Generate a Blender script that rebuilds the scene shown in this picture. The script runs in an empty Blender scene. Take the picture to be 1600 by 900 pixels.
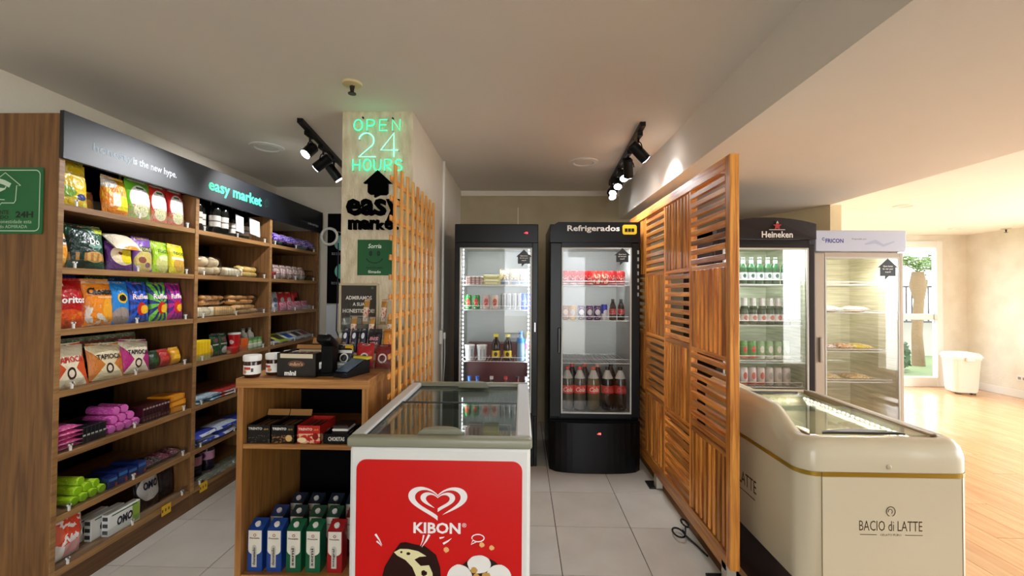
import bpy, bmesh, math, random
from mathutils import Vector, Matrix, noise
R = random.Random(7)
rad = math.radians
C = bpy.context.scene.collection
sc = bpy.context.scene

# ---------------------------------------------------------------- camera, world, light, exposure
cam = bpy.data.cameras.new('camera'); co = bpy.data.objects.new('camera', cam); C.objects.link(co)
cam.sensor_width = 36; cam.lens = 675 / 1600 * 36; cam.shift_y = -5.8 / 1600; cam.clip_start = .02
YAW, PIT, ROL = rad(1.27), rad(1.0), rad(.4)
fw = Vector((-math.sin(YAW) * math.cos(PIT), math.cos(YAW) * math.cos(PIT), math.sin(PIT)))
rt = Vector((math.cos(YAW), math.sin(YAW), 0)); up = rt.cross(fw)
r2 = rt * math.cos(ROL) + up * math.sin(ROL); u2 = -rt * math.sin(ROL) + up * math.cos(ROL)
mw = Matrix((r2, u2, -fw)).transposed().to_4x4(); mw.translation = Vector((0, 0, 1.45)); co.matrix_world = mw
sc.camera = co
sc.view_settings.view_transform = 'Standard'; sc.view_settings.look = 'None'
sc.view_settings.gamma = 1; sc.view_settings.use_curve_mapping = False
sc.view_settings.exposure = 1.45
w = bpy.data.worlds.new('world'); sc.world = w; w.use_nodes = True
bg = w.node_tree.nodes['Background']; bg.inputs[0].default_value = (.93, .97, 1, 1); bg.inputs[1].default_value = 3.2

def area(name, loc, rot, sx, sy, e, col=(1, 1, 1), portal=False):
    l = bpy.data.lights.new(name, 'AREA'); l.shape = 'RECTANGLE'; l.size = sx; l.size_y = sy; l.energy = e; l.color = col
    o = bpy.data.objects.new(name, l); C.objects.link(o); o.location = loc; o.rotation_euler = rot
    if portal: l.cycles.is_portal = True
    return o
def spot(name, loc, d, e, ang, col=(.95, .97, 1), blend=.6, r=.03):
    l = bpy.data.lights.new(name, 'SPOT'); l.energy = e; l.spot_size = rad(ang); l.spot_blend = blend; l.color = col; l.shadow_soft_size = r
    o = bpy.data.objects.new(name, l); C.objects.link(o); o.location = loc
    o.rotation_euler = Vector(d).to_track_quat('-Z', 'Y').to_euler(); return o
area('fill_portal_rear', (.55, -3.0, 1.3), (rad(90), 0, 0), 1.9, 2.6, 10, portal=True)      # gap added in the unseen rear wall for soft front fill
area('daylight_portal_right', (7.1, 1.6, 1.25), (0, rad(90), 0), 2.5, 7.2, 10, portal=True)     # glazed side of the hall
area('daylight_portal_window', (4.93, 7.07, 1.2), (rad(-90), 0, 0), 3.3, 2.1, 10, portal=True)

# ---------------------------------------------------------------- materials
def new_mat(name):
    m = bpy.data.materials.new(name); m.use_nodes = True
    return m, m.node_tree, m.node_tree.nodes['Principled BSDF']
def lin(c):
    if isinstance(c, str):
        c = [int(c[i:i + 2], 16) / 255 for i in (0, 2, 4)]
        c = [(x / 12.92 if x <= .04045 else ((x + .055) / 1.055) ** 2.4) for x in c]
    return (c[0], c[1], c[2], 1)
MC = {}
def M(c, rough=.5, metal=0, em=0, bump=0, bscale=60, spec=.5, coat=0):
    k = (c, rough, metal, em, bump, bscale, spec, coat)
    if k in MC: return MC[k]
    m, nt, b = new_mat('plain_%d' % len(MC)); col = lin(c)
    b.inputs['Base Color'].default_value = col; b.inputs['Roughness'].default_value = rough; b.inputs['Metallic'].default_value = metal
    b.inputs['Specular IOR Level'].default_value = spec; b.inputs['Coat Weight'].default_value = coat
    if em: b.inputs['Emission Color'].default_value = col; b.inputs['Emission Strength'].default_value = em
    if bump or not em:
        tc = nt.nodes.new('ShaderNodeTexCoord'); n = nt.nodes.new('ShaderNodeTexNoise'); n.inputs['Scale'].default_value = bscale
        nt.links.new(tc.outputs['Object'], n.inputs['Vector'])
        if bump:
            bp = nt.nodes.new('ShaderNodeBump'); bp.inputs['Strength'].default_value = bump; bp.inputs['Distance'].default_value = .01
            nt.links.new(n.outputs[0], bp.inputs['Height']); nt.links.new(bp.outputs[0], b.inputs['Normal'])
        mr = nt.nodes.new('ShaderNodeMapRange'); mr.inputs['To Min'].default_value = max(.02, rough - .02); mr.inputs['To Max'].default_value = rough + .02
        nt.links.new(n.outputs[0], mr.inputs['Value']); nt.links.new(mr.outputs[0], b.inputs['Roughness'])
    MC[k] = m; return m
def wood(name, c1, c2, axis=2, rough=.45, scale=14, vary=.25, coat=0, stretch=18):
    m, nt, b = new_mat(name); N = nt.nodes; L = nt.links
    tc = N.new('ShaderNodeTexCoord'); mp = N.new('ShaderNodeMapping'); s = [scale * 4] * 3; s[axis] = scale * 4 / stretch
    mp.inputs['Scale'].default_value = s; L.new(tc.outputs['Object'], mp.inputs[0])
    oi = N.new('ShaderNodeObjectInfo'); ml = N.new('ShaderNodeMath'); ml.operation = 'MULTIPLY'; ml.inputs[1].default_value = 37
    L.new(oi.outputs['Random'], ml.inputs[0]); L.new(ml.outputs[0], mp.inputs['Location'])
    n = N.new('ShaderNodeTexNoise'); n.inputs['Scale'].default_value = 1; n.inputs['Detail'].default_value = 6; n.inputs['Roughness'].default_value = .6
    n.inputs['Distortion'].default_value = .6
    L.new(mp.outputs[0], n.inputs['Vector'])
    cr = N.new('ShaderNodeValToRGB'); cr.color_ramp.elements[0].position = .33; cr.color_ramp.elements[1].position = .68
    cr.color_ramp.elements[0].color = lin(c1); cr.color_ramp.elements[1].color = lin(c2); L.new(n.outputs[0], cr.inputs[0])
    hv = N.new('ShaderNodeHueSaturation'); mr = N.new('ShaderNodeMapRange'); mr.inputs['To Min'].default_value = 1 - vary; mr.inputs['To Max'].default_value = 1 + vary
    L.new(oi.outputs['Random'], mr.inputs['Value']); L.new(mr.outputs[0], hv.inputs['Value']); L.new(cr.outputs[0], hv.inputs['Color'])
    L.new(hv.outputs[0], b.inputs['Base Color']); b.inputs['Roughness'].default_value = rough; b.inputs['Coat Weight'].default_value = coat
    bp = N.new('ShaderNodeBump'); bp.inputs['Strength'].default_value = .12; bp.inputs['Distance'].default_value = .004
    L.new(n.outputs[0], bp.inputs['Height']); L.new(bp.outputs[0], b.inputs['Normal'])
    return m
def mth(nt, op, a, b=None, c=None):
    n = nt.nodes.new('ShaderNodeMath'); n.operation = op
    for i, x in enumerate((a, b, c)):
        if x is None: continue
        if isinstance(x, (int, float)): n.inputs[i].default_value = x
        else: nt.links.new(x, n.inputs[i])
    return n.outputs[0]
PC = {}
def P(base, shapes=(), rough=.3, u='X', bump=.0, metal=0):
    """flat print in the object's own normalised coordinates: 'r' rectangle, 'e' ellipse, 'n' blotches, 'ray' sunburst, 'x' crossing bands, 's' stripes"""
    key = (base, tuple(shapes), rough, u, bump, metal)
    if key in PC: return PC[key]
    m, nt, b = new_mat('print_%d' % len(PC)); N = nt.nodes; L = nt.links
    tc = N.new('ShaderNodeTexCoord'); sp = N.new('ShaderNodeSeparateXYZ'); L.new(tc.outputs['Generated'], sp.inputs[0])
    U = sp.outputs[u]; V = sp.outputs['Z']; cur = None
    def over(mask, colr):
        nonlocal cur
        mx = N.new('ShaderNodeMix'); mx.data_type = 'RGBA'; L.new(mask, mx.inputs[0])
        if cur is None: mx.inputs[6].default_value = lin(base)
        else: L.new(cur, mx.inputs[6])
        mx.inputs[7].default_value = lin(colr); cur = mx.outputs[2]
    for s in shapes:
        if s[0] in 're':
            _, cx, cz, hx, hz, cl = s
            a = mth(nt, 'DIVIDE', mth(nt, 'ABSOLUTE', mth(nt, 'SUBTRACT', U, cx)), hx); d = mth(nt, 'DIVIDE', mth(nt, 'ABSOLUTE', mth(nt, 'SUBTRACT', V, cz)), hz)
            e = mth(nt, 'MAXIMUM', a, d) if s[0] == 'r' else mth(nt, 'SQRT', mth(nt, 'ADD', mth(nt, 'MULTIPLY', a, a), mth(nt, 'MULTIPLY', d, d)))
            over(mth(nt, 'LESS_THAN', e, 1.0), cl)
        elif s[0] == 'n':
            _, sca, th, cl, z0, z1 = s
            n = N.new('ShaderNodeTexNoise'); n.inputs['Scale'].default_value = sca; L.new(tc.outputs['Generated'], n.inputs['Vector'])
            msk = mth(nt, 'MULTIPLY', mth(nt, 'GREATER_THAN', n.outputs[0], th), mth(nt, 'MULTIPLY', mth(nt, 'GREATER_THAN', V, z0), mth(nt, 'LESS_THAN', V, z1)))
            over(msk, cl)
        elif s[0] == 'ray':
            _, n_, cl = s
            an = mth(nt, 'ARCTAN2', mth(nt, 'SUBTRACT', V, .45), mth(nt, 'SUBTRACT', U, .5))
            over(mth(nt, 'GREATER_THAN', mth(nt, 'SINE', mth(nt, 'MULTIPLY', an, float(n_))), .1), cl)
        elif s[0] == 'x':
            _, wd, cl = s
            a = mth(nt, 'ABSOLUTE', mth(nt, 'SUBTRACT', U, .5)); d = mth(nt, 'ABSOLUTE', mth(nt, 'SUBTRACT', V, .42))
            over(mth(nt, 'LESS_THAN', mth(nt, 'SUBTRACT', a, mth(nt, 'MULTIPLY', d, .75)), wd), cl)
        elif s[0] == 's':
            _, n_, cl, z0, z1 = s
            msk = mth(nt, 'MULTIPLY', mth(nt, 'GREATER_THAN', mth(nt, 'SINE', mth(nt, 'MULTIPLY', U, float(n_) * 6.283)), .2), mth(nt, 'MULTIPLY', mth(nt, 'GREATER_THAN', V, z0), mth(nt, 'LESS_THAN', V, z1)))
            over(msk, cl)
    if cur is None: b.inputs['Base Color'].default_value = lin(base)
    else: L.new(cur, b.inputs['Base Color'])
    b.inputs['Roughness'].default_value = rough; b.inputs['Metallic'].default_value = metal
    if bump:
        n = N.new('ShaderNodeTexNoise'); n.inputs['Scale'].default_value = 9; L.new(tc.outputs['Generated'], n.inputs['Vector'])
        bp = N.new('ShaderNodeBump'); bp.inputs['Strength'].default_value = bump; bp.inputs['Distance'].default_value = .02
        L.new(n.outputs[0], bp.inputs['Height']); L.new(bp.outputs[0], b.inputs['Normal'])
    PC[key] = m; return m
def pane_mat(name, tint=(1, 1, 1), refl=1.0, base=.03, rough=.02):
    m = bpy.data.materials.new(name); m.use_nodes = True; nt = m.node_tree; nt.nodes.clear(); N = nt.nodes
    o = N.new('ShaderNodeOutputMaterial'); mx = N.new('ShaderNodeMixShader'); t = N.new('ShaderNodeBsdfTransparent'); g = N.new('ShaderNodeBsdfGlossy')
    t.inputs[0].default_value = lin(tint); g.inputs['Roughness'].default_value = rough
    fr = N.new('ShaderNodeLayerWeight'); fr.inputs[0].default_value = .5
    f = mth(nt, 'ADD', mth(nt, 'MULTIPLY', mth(nt, 'POWER', fr.outputs['Facing'], 4.0), .6 * refl), base)
    nt.links.new(f, mx.inputs[0]); nt.links.new(t.outputs[0], mx.inputs[1]); nt.links.new(g.outputs[0], mx.inputs[2]); nt.links.new(mx.outputs[0], o.inputs[0])
    return m
GLASS = pane_mat('door_glass'); GLASS_R = pane_mat('reflective_door_glass', refl=1.1, base=.09); LIDGLASS = pane_mat('lid_glass', (.80, .86, .84), 1.2, .06)
ACR = pane_mat('acrylic', (.93, .95, .95), 1.5, .06); FILM = pane_mat('clear_film', (.95, .94, .92), 2.2, .08, .15)
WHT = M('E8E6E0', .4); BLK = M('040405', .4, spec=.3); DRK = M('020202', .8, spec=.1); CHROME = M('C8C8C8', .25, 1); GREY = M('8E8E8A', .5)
WIRE = M('DEDEDC', .3, 0)
plaster_c = dict(rough=.85, bump=.12, bscale=35)
def plaster(name, c, c2, sc_=3, bump=.15, bs=60, mapping=(1, 1, 1)):
    m, nt, b = new_mat(name); N = nt.nodes; L = nt.links
    tc = N.new('ShaderNodeTexCoord'); mp = N.new('ShaderNodeMapping'); mp.inputs['Scale'].default_value = mapping; L.new(tc.outputs['Object'], mp.inputs[0])
    n = N.new('ShaderNodeTexNoise'); n.inputs['Scale'].default_value = sc_; n.inputs['Detail'].default_value = 8; L.new(mp.outputs[0], n.inputs['Vector'])
    cr = N.new('ShaderNodeValToRGB'); cr.color_ramp.elements[0].position = .3; cr.color_ramp.elements[1].position = .7
    cr.color_ramp.elements[0].color = lin(c); cr.color_ramp.elements[1].color = lin(c2)
    L.new(n.outputs[0], cr.inputs[0]); L.new(cr.outputs[0], b.inputs['Base Color']); b.inputs['Roughness'].default_value = .88
    n2 = N.new('ShaderNodeTexNoise'); n2.inputs['Scale'].default_value = bs; n2.inputs['Detail'].default_value = 5; L.new(mp.outputs[0], n2.inputs['Vector'])
    bp = N.new('ShaderNodeBump'); bp.inputs['Strength'].default_value = bump; bp.inputs['Distance'].default_value = .01
    L.new(n2.outputs[0], bp.inputs['Height']); L.new(bp.outputs[0], b.inputs['Normal']); return m
WALL = plaster('wall_plaster', 'DDD3C2', 'E4DBCC'); CEIL = plaster('ceiling_plaster', 'E4DDD3', 'E9E3DA', 1.2, .05)
COLP = plaster('column_texture', 'CDBD9C', 'EADFC6', 9, .6, 40, (3, 3, 1)); STUCCO = plaster('hall_stucco', 'DAD3C3', 'E8E3D6', 4, .4, 50)
STONE = plaster('stacked_stone', '4A4434', 'F0EAD2', 2, 1.0, 8, (1, 1, 14))
WOODS = wood('shelf_wood', '5E3E22', '8C6236', 2, .5, 10, .0); WOODSY = wood('shelf_wood_long', '7A5430', 'A67D4C', 1, .5, 10, .05)
WOODC = wood('counter_wood', '8E5A2A', 'BE8748', 2, .42, 10, .0); WOODCX = wood('counter_wood_across', '8E5A2A', 'C08A4C', 0, .42, 10, .0)
WPV = wood('panel_wood_upright', 'A0521A', 'ECA348', 2, .36, 12, .38, .15); WPH = wood('panel_wood_level', 'A0521A', 'ECA348', 1, .36, 12, .38, .15)
TRV = wood('trellis_wood_upright', 'C88434', 'F0B85E', 2, .4, 12, .12, .15); TRH = wood('trellis_wood_level', 'B8702A', 'E09A44', 1, .4, 12, .12, .15)

# ---------------------------------------------------------------- geometry helpers
class G:
    def __init__(s): s.v = []; s.f = []; s.m = []; s.s = []
    def add(s, vs, fs, mi=0, sm=False):
        b = len(s.v); s.v += [tuple(v) for v in vs]
        for f in fs: s.f.append(tuple(b + i for i in f)); s.m.append(mi); s.s.append(sm)
        return s
    def box(s, x0, x1, y0, y1, z0, z1, mi=0):
        vs = [(x, y, z) for z in (z0, z1) for y in (y0, y1) for x in (x0, x1)]
        return s.add(vs, [(0, 2, 3, 1), (4, 5, 7, 6), (0, 1, 5, 4), (2, 6, 7, 3), (0, 4, 6, 2), (1, 3, 7, 5)], mi)
    def rbox(s, x0, x1, y0, y1, z0, z1, r=.003, mi=0, seg=1, sm=False):
        bm = bmesh.new(); bmesh.ops.create_cube(bm, size=1)
        for v in bm.verts: v.co = Vector(((x0 + x1) / 2 + v.co.x * (x1 - x0), (y0 + y1) / 2 + v.co.y * (y1 - y0), (z0 + z1) / 2 + v.co.z * (z1 - z0)))
        bmesh.ops.bevel(bm, geom=bm.edges[:], offset=r, segments=seg, profile=.5, affect='EDGES')
        return s.bm(bm, mi, sm)
    def bm(s, bm, mi=0, sm=False):
        bm.verts.index_update(); s.add([v.co[:] for v in bm.verts], [[v.index for v in f.verts] for f in bm.faces], mi, sm); bm.free(); return s
    def cyl(s, p0, p1, r0, r1=None, n=12, mi=0, caps=True, sm=True):
        p0 = Vector(p0); p1 = Vector(p1); r1 = r0 if r1 is None else r1; d = (p1 - p0).normalized()
        a = d.orthogonal().normalized(); b = d.cross(a); vs = []
        for p, r in ((p0, r0), (p1, r1)):
            for i in range(n): t = 2 * math.pi * i / n; vs.append(p + a * r * math.cos(t) + b * r * math.sin(t))
        s.add(vs, [(i, (i + 1) % n, n + (i + 1) % n, n + i) for i in range(n)], mi, sm)
        if caps: s.add(vs, [tuple(range(n - 1, -1, -1)), tuple(range(n, 2 * n))], mi)
        return s
    def lathe(s, prof, c=(0, 0, 0), n=16, mi=0, sm=True):
        vs = []; fs = []
        for r, z in prof:
            for i in range(n): t = 2 * math.pi * i / n; vs.append((c[0] + r * math.cos(t), c[1] + r * math.sin(t), c[2] + z))
        for k in range(len(prof) - 1):
            for i in range(n): fs.append((k * n + i, k * n + (i + 1) % n, (k + 1) * n + (i + 1) % n, (k + 1) * n + i))
        s.add(vs, fs, mi, sm)
        if prof[0][0] > 1e-4: s.add(vs[:n], [tuple(range(n - 1, -1, -1))], mi)
        if prof[-1][0] > 1e-4: s.add(vs[-n:], [tuple(range(n))], mi)
        return s
    def tube(s, pts, r=.005, n=8, mi=0, closed=False):
        pts = [Vector(p) for p in pts]; N_ = len(pts); vs = []; fs = []; a = None
        for i, p in enumerate(pts):
            t = (pts[(i + 1) % N_] - pts[i - 1]) if closed else (pts[min(i + 1, N_ - 1)] - pts[max(i - 1, 0)])
            t = t.normalized() if t.length > 1e-9 else Vector((0, 0, 1))
            a = (t.orthogonal() if a is None else (a - t * a.dot(t))).normalized(); b = t.cross(a)
            rr = r[i] if isinstance(r, (list, tuple)) else r
            for k in range(n): q = 2 * math.pi * k / n; vs.append(p + a * rr * math.cos(q) + b * rr * math.sin(q))
        for i in range(N_ if closed else N_ - 1):
            j = (i + 1) % N_
            for k in range(n): fs.append((i * n + k, i * n + (k + 1) % n, j * n + (k + 1) % n, j * n + k))
        s.add(vs, fs, mi, True)
        if not closed: s.add(vs[:n] + vs[-n:], [tuple(range(n - 1, -1, -1)), tuple(range(n, 2 * n))], mi)
        return s
    def prism(s, poly, a0, a1, axis='Y', mi=0):
        """poly of (u,v); axis Y -> (u,a,v); X -> (a,u,v); Z -> (u,v,a)"""
        f = {'Y': lambda u, v, a: (u, a, v), 'X': lambda u, v, a: (a, u, v), 'Z': lambda u, v, a: (u, v, a)}[axis]; n = len(poly)
        vs = [f(u, v, a0) for u, v in poly] + [f(u, v, a1) for u, v in poly]
        return s.add(vs, [tuple(range(n)), tuple(range(2 * n - 1, n - 1, -1))] + [(i, n + i, n + (i + 1) % n, (i + 1) % n) for i in range(n)], mi)
    def ribbon(s, pts, wd, y=0, th=.001, mi=0):
        """flat ribbon in the XZ plane facing -Y; wd is a number or list"""
        n = len(pts); L_ = []; R_ = []
        for i, p in enumerate(pts):
            a = Vector(pts[max(i - 1, 0)]); b = Vector(pts[min(i + 1, n - 1)]); t = (b - a).normalized(); q = Vector((-t.y, t.x)); ww = (wd[i] if isinstance(wd, list) else wd) / 2
            L_.append(Vector(p) + q * ww); R_.append(Vector(p) - q * ww)
        vs = [(p.x, y - th, p.y) for p in L_] + [(p.x, y - th, p.y) for p in R_]
        return s.add(vs, [(i, i + 1, n + i + 1, n + i) for i in range(n - 1)], mi)
    def text(s, body, cx, cz, w=None, h=.05, y=0, depth=0, bold=0, mi=0, shear=0, f=None, align='C'):
        vs, fs = text_mesh(body, bold, shear, depth > 0)
        x0 = min(v[0] for v in vs); x1 = max(v[0] for v in vs); y0 = min(v[1] for v in vs); y1 = max(v[1] for v in vs)
        kh = h / (y1 - y0); kw = (w / (x1 - x0)) if w else kh; off = {'C': -(x0 + x1) / 2, 'L': -x0, 'R': -x1}[align]
        out = []
        for v in vs:
            X = cx + (v[0] + off) * kw; Z = cz + (v[1] - (y0 + y1) / 2) * kh
            Y = f(X, Z) if f else y - (v[2] + .5) * depth
            out.append((X, Y, Z))
        return s.add(out, fs, mi)
    def xf(s, m): s.v = [tuple(m @ Vector(v)) for v in s.v]; return s
    def mesh(s, name, mats):
        me = bpy.data.meshes.new(name); me.from_pydata(s.v, [], s.f)
        for m in (mats if isinstance(mats, (list, tuple)) else [mats]): me.materials.append(m)
        me.polygons.foreach_set('material_index', s.m); me.polygons.foreach_set('use_smooth', s.s); me.update(); return me
    def build(s, name, mats, parent=None, weld=False, angle=50):
        me = s.mesh(name, mats)
        if weld:
            bm = bmesh.new(); bm.from_mesh(me); bmesh.ops.remove_doubles(bm, verts=bm.verts, dist=1e-5); bmesh.ops.recalc_face_normals(bm, faces=bm.faces); bm.to_mesh(me); bm.free()
        if any(s.s): me.set_sharp_from_angle(angle=rad(angle))
        o = bpy.data.objects.new(name, me); C.objects.link(o)
        if parent: o.parent = parent
        return o
TM = {}
def text_mesh(body, bold, shear, solid):
    k = (body, bold, shear, solid)
    if k not in TM:
        cu = bpy.data.curves.new('t', 'FONT'); cu.body = body; cu.size = 1; cu.offset = bold; cu.shear = shear; cu.resolution_u = 2; cu.extrude = .5 if solid else 0
        o = bpy.data.objects.new('t', cu); C.objects.link(o); bpy.context.view_layer.update()
        me = bpy.data.meshes.new_from_object(o.evaluated_get(bpy.context.evaluated_depsgraph_get()))
        TM[k] = ([tuple(v.co) for v in me.vertices], [tuple(p.vertices) for p in me.polygons]); bpy.data.objects.remove(o); bpy.data.meshes.remove(me); bpy.data.curves.remove(cu)
    return TM[k]
def tag(o, label, cat, group=None, kind=None):
    if label: o['label'] = label
    if cat: o['category'] = cat
    if group: o['group'] = group
    if kind: o['kind'] = kind
    return o
def thing(name, label, cat, loc=(0, 0, 0), rz=0, group=None):
    o = bpy.data.objects.new(name, None); C.objects.link(o); o.empty_display_size = .05; o.location = loc; o.rotation_euler = (0, 0, rad(rz))
    return tag(o, label, cat, group)
def struct(name, g, m, parent=None, **k):
    o = g.build(name, m, parent, **k)
    if parent is None: o['kind'] = 'structure'
    return o
KIDS = {}
def kids(o):
    if o.name not in KIDS: KIDS[o.name] = [c for c in bpy.data.objects if c.parent == o]
    return KIDS[o.name]
def dup(root, loc, rot=None, label=None, group=None):
    r = root.copy(); C.objects.link(r); r.location = loc
    if rot is not None: r.rotation_euler = rot
    if label: r['label'] = label
    if group: r['group'] = group
    for ch in kids(root):
        c = ch.copy(); C.objects.link(c); c.parent = r
        for g_ in kids(ch): d = g_.copy(); C.objects.link(d); d.parent = c
    return r
NTH = ['first', 'second', 'third', 'fourth', 'fifth', 'sixth', 'seventh', 'eighth', 'ninth', 'tenth', 'eleventh', 'twelfth']
def nth(i, n, a='left', b='right'):
    if n == 1: return 'only'
    if i == 0: return a + 'most'
    if i == n - 1: return b + 'most'
    return NTH[i] + ' from ' + a
def spin(o, x=0, y=0, z=0): o.rotation_euler = (rad(x), rad(y), rad(z)); return o

# ================================================================ THE SETTING
CZ = 2.587; TS = .461
# tiled floor: sub-floor slab (grout) with one object per tile
tmesh = []
for k in range(3):
    g = G().rbox(-.5 * TS + .002, .5 * TS - .002, -.5 * TS + .002, .5 * TS - .002, 0, .006, .0015)
    me = g.mesh('tile', plaster('tile_glaze_%d' % k, ('C3BDB3', 'C8C2BA', 'BFB8AE')[k], ('D0CAC2', 'D3CEC6', 'CBC5BB')[k], 4, .03, 30)); me.materials[0].node_tree.nodes['Principled BSDF'].inputs['Roughness'].default_value = .32; tmesh.append(me)
fl = struct('floor', G().box(-2.75, 1.06, -3, 4.9, -.05, -.004), M('35302A', .9))
for i in range(-7, 2):
    for j in range(-2, 6):
        x = .22 + TS * (i + .5); y = 2.246 + TS * (j + .5)
        if x < -2.75 or (i == 1 and False): continue
        o = bpy.data.objects.new('tile', R.choice(tmesh)); C.objects.link(o); o.parent = fl; o.location = (x, y, -.006)
struct('trim_1', G().box(1.045, 1.075, -1, 4.9, -.01, .004), M('6B4A2C', .5))
# wood floor of the hall
fw_ = struct('floor', G().box(1.075, 7.2, -3, 7.05, -.05, -.010), M('6D4A2A', .8))
PLK = wood('hall_plank', 'CE9866', 'DFB384', 1, .22, 7, .06, .35, 12)
pm = [G().rbox(-.098, .098, -.598, .598, -.012, 0, .0012).mesh('plank', PLK)]
for i in range(31):
    x = 1.175 + .197 * i
    if x > 7.1: break
    for j in range(7):
        y = .9 + 1.2 * j + (i * .43) % 1.2 - .3
        a, b = y - .598, min(y + .598, 6.99)
        if y < .4 or b - a < .05: continue
        o = bpy.data.objects.new('plank', pm[0]); C.objects.link(o); o.parent = fw_; o.location = (x, (a + b) / 2, 0); o.scale.y = (b - a) / 1.196
struct('ceiling', G().box(-2.75, 1.085, -3, 4.95, CZ, CZ + .1), CEIL)
# the soffit / beam between shop and hall
struct('trim_2', G().box(1.085, 2.83, -3, 5.2, 2.27, CZ + .1), CEIL)
struct('ceiling', G().box(2.83, 7.2, -3, 7.2, 2.40, 2.5), plaster('hall_ceiling', 'F2EEE8', 'F4F1EC', 1.2, .04))
struct('wall_left', G().box(-2.81, -2.71, -3, 4.8, 0, CZ), WALL)
struct('wall_back_left', G().box(-2.71, -1.144, 4.68, 4.95, 0, CZ), WALL)
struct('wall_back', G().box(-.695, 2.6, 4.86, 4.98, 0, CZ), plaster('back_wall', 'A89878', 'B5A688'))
# column with its textured face, and the wall behind it
struct('wall_column', G().box(-1.144, -.695, 2.72, 4.95, 0, CZ), WALL)
struct('trim_3', G().rbox(-1.144, -.695, 2.70, 2.722, 0, CZ, .002), COLP)
struct('trim_4', G().cyl((-.688, 3.75, 0), (-.688, 3.75, CZ), .012, n=8), WHT)
struct('trim_5', G().box(-.05, -.04, 4.852, 4.862, 0, 2.4).box(-.69, 1.1, 4.845, 4.862, 2.53, 2.587), WALL)
# slanted wall behind the tall coolers
struct('wall_slanted', G().prism([(2.83, 4.02), (2.93, 4.02), (2.93, 5.0), (2.44, 5.0), (2.44, 4.88)], 0, 2.27, 'Z'), plaster('warm_wall', 'D8C49A', 'E2D0A8'))
struct('wall_hall_left', G().box(2.85, 2.93, 5.0, 7.05, 0, 2.4), STUCCO)
# far wall with window, right wall
g = G().box(2.93, 3.2, 7.0, 7.15, 0, 2.4).box(6.66, 7.2, 7.0, 7.15, 0, 2.4).box(3.2, 6.66, 7.0, 7.15, 2.30, 2.4)
struct('wall_far', g, STUCCO)
struct('wall_right', G().box(7.05, 7.2, 5.2, 7.15, 0, 2.4), STUCCO)
struct('baseboard_right', G().rbox(7.035, 7.05, 5.2, 7.0, 0, .11, .004), WHT)
struct('baseboard_far', G().rbox(6.66, 7.035, 6.985, 7.0, 0, .11, .004), WHT)
struct('wall_rear_added', G().box(1.5, 5.5, -3.15, -3.0, 0, 2.6).box(5.95, 7.2, -3.15, -3.0, 0, 2.6).box(-2.81, -.4, -3.15, -3.0, 0, 2.6), STONE)  # unseen; left part added to cut ambient light, stone and gap shaped for reflections
struct('wall_right_near_added', G().box(7.05, 7.2, -3.0, -2.0, 0, 2.4), STONE)  # unseen stretch added to shape the reflection in the pale cooler's glass
# window (sliding door; hidden left bays added to let in more light)
wn = struct('window_1', G().rbox(6.56, 6.655, 6.97, 7.06, .0, 2.30, .006).rbox(3.2, 6.56, 6.97, 7.06, 2.20, 2.30, .006).rbox(3.2, 6.56, 6.97, 7.06, 0, .15, .006).rbox(3.2, 6.56, 6.975, 7.05, 1.055, 1.145, .006).rbox(3.2, 3.29, 6.97, 7.06, .15, 2.2, .006).rbox(4.96, 5.04, 6.97, 7.06, .15, 2.2, .006).rbox(4.08, 4.16, 6.97, 7.06, .15, 2.2, .006).rbox(5.76, 5.84, 6.97, 7.06, .15, 2.2, .006), M('E9E7E2', .4))
for a, b in ((3.29, 4.08), (4.16, 4.96), (5.04, 5.76), (5.84, 6.56)):
    for z0, z1 in ((.15, 1.055), (1.145, 2.2)): G().box(a, b, 7.01, 7.016, z0, z1).build('pane', GLASS, wn)
G().rbox(6.50, 6.515, 6.955, 6.975, 1.0, 1.2, .003).build('handle', CHROME, wn)

# ================================================================ OUTSIDE
struct('ground', G().box(-20, 30, 7.15, 30, -.12, -.06), M('55653C', .9, bump=.5, bscale=8))
struct('ground', G().box(7.2, 30, -20, 7.15, -.12, -.06), M('DDD9CE', .9))  # unseen ground made pale to bounce daylight onto the ceiling
struct('ground', G().box(-20, 7.2, -20, -3.15, -.12, -.06), M('DDD9CE', .9))  # pale bounce surface continues out of view behind the camera
def frond(g, base, az, ln, lift, droop, wdt, mi=0, n=9):
    d = Vector((math.cos(az), math.sin(az), 0)); pts = []
    for i in range(n + 1):
        t = i / n; pts.append(Vector(base) + d * ln * t + Vector((0, 0, lift * t - droop * t * t)))
    s = Vector((-d.y, d.x, 0))
    g.tube(pts, .008, 5, mi)
    for i in range(1, n):
        for sg in (-1, 1):
            p = pts[i]; q = p + s * sg * wdt * math.sin(math.pi * (i + 1) / (n + 1)) + (pts[i] - pts[i - 1]) * 1.4 + Vector((0, 0, -.06)); e = (pts[i] - pts[i - 1]) * .35
            g.add([p, p + e, q + e * .2, p + e * .5 + (q - p) * .5 + Vector((0, 0, .02))], [(0, 1, 3), (1, 2, 3), (0, 3, 2)], mi)
GRN = M('435E22', .7); GRN2 = M('24471F', .7)
t = thing('palm_tree', 'palm tree with rough brown trunk seen through the far glass door', 'tree', (8.45, 9.4, -.06))
G().tube([(0, 0, 0), (-.03, 0, .7), (.02, 0, 1.4), (.0, 0, 1.7), (0, 0, 2.0)], [.11, .09, .09, .15, .10], 12).build('trunk', M('6B573C', .9, bump=1, bscale=25), t)
g = G()
for k in range(22): frond(g, (0, 0, 2.0 + .05 * (k % 3)), k * 2.4, .9 + R.random() * .4, .3 + R.random() * .9, .5 + R.random() * .5, .22)
g.build('fronds', GRN, t)
t = thing('garden_bush', 'spiky pale green garden plant low outside the far glass door', 'plant', (8.05, 7.75, -.06))
g = G()
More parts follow.
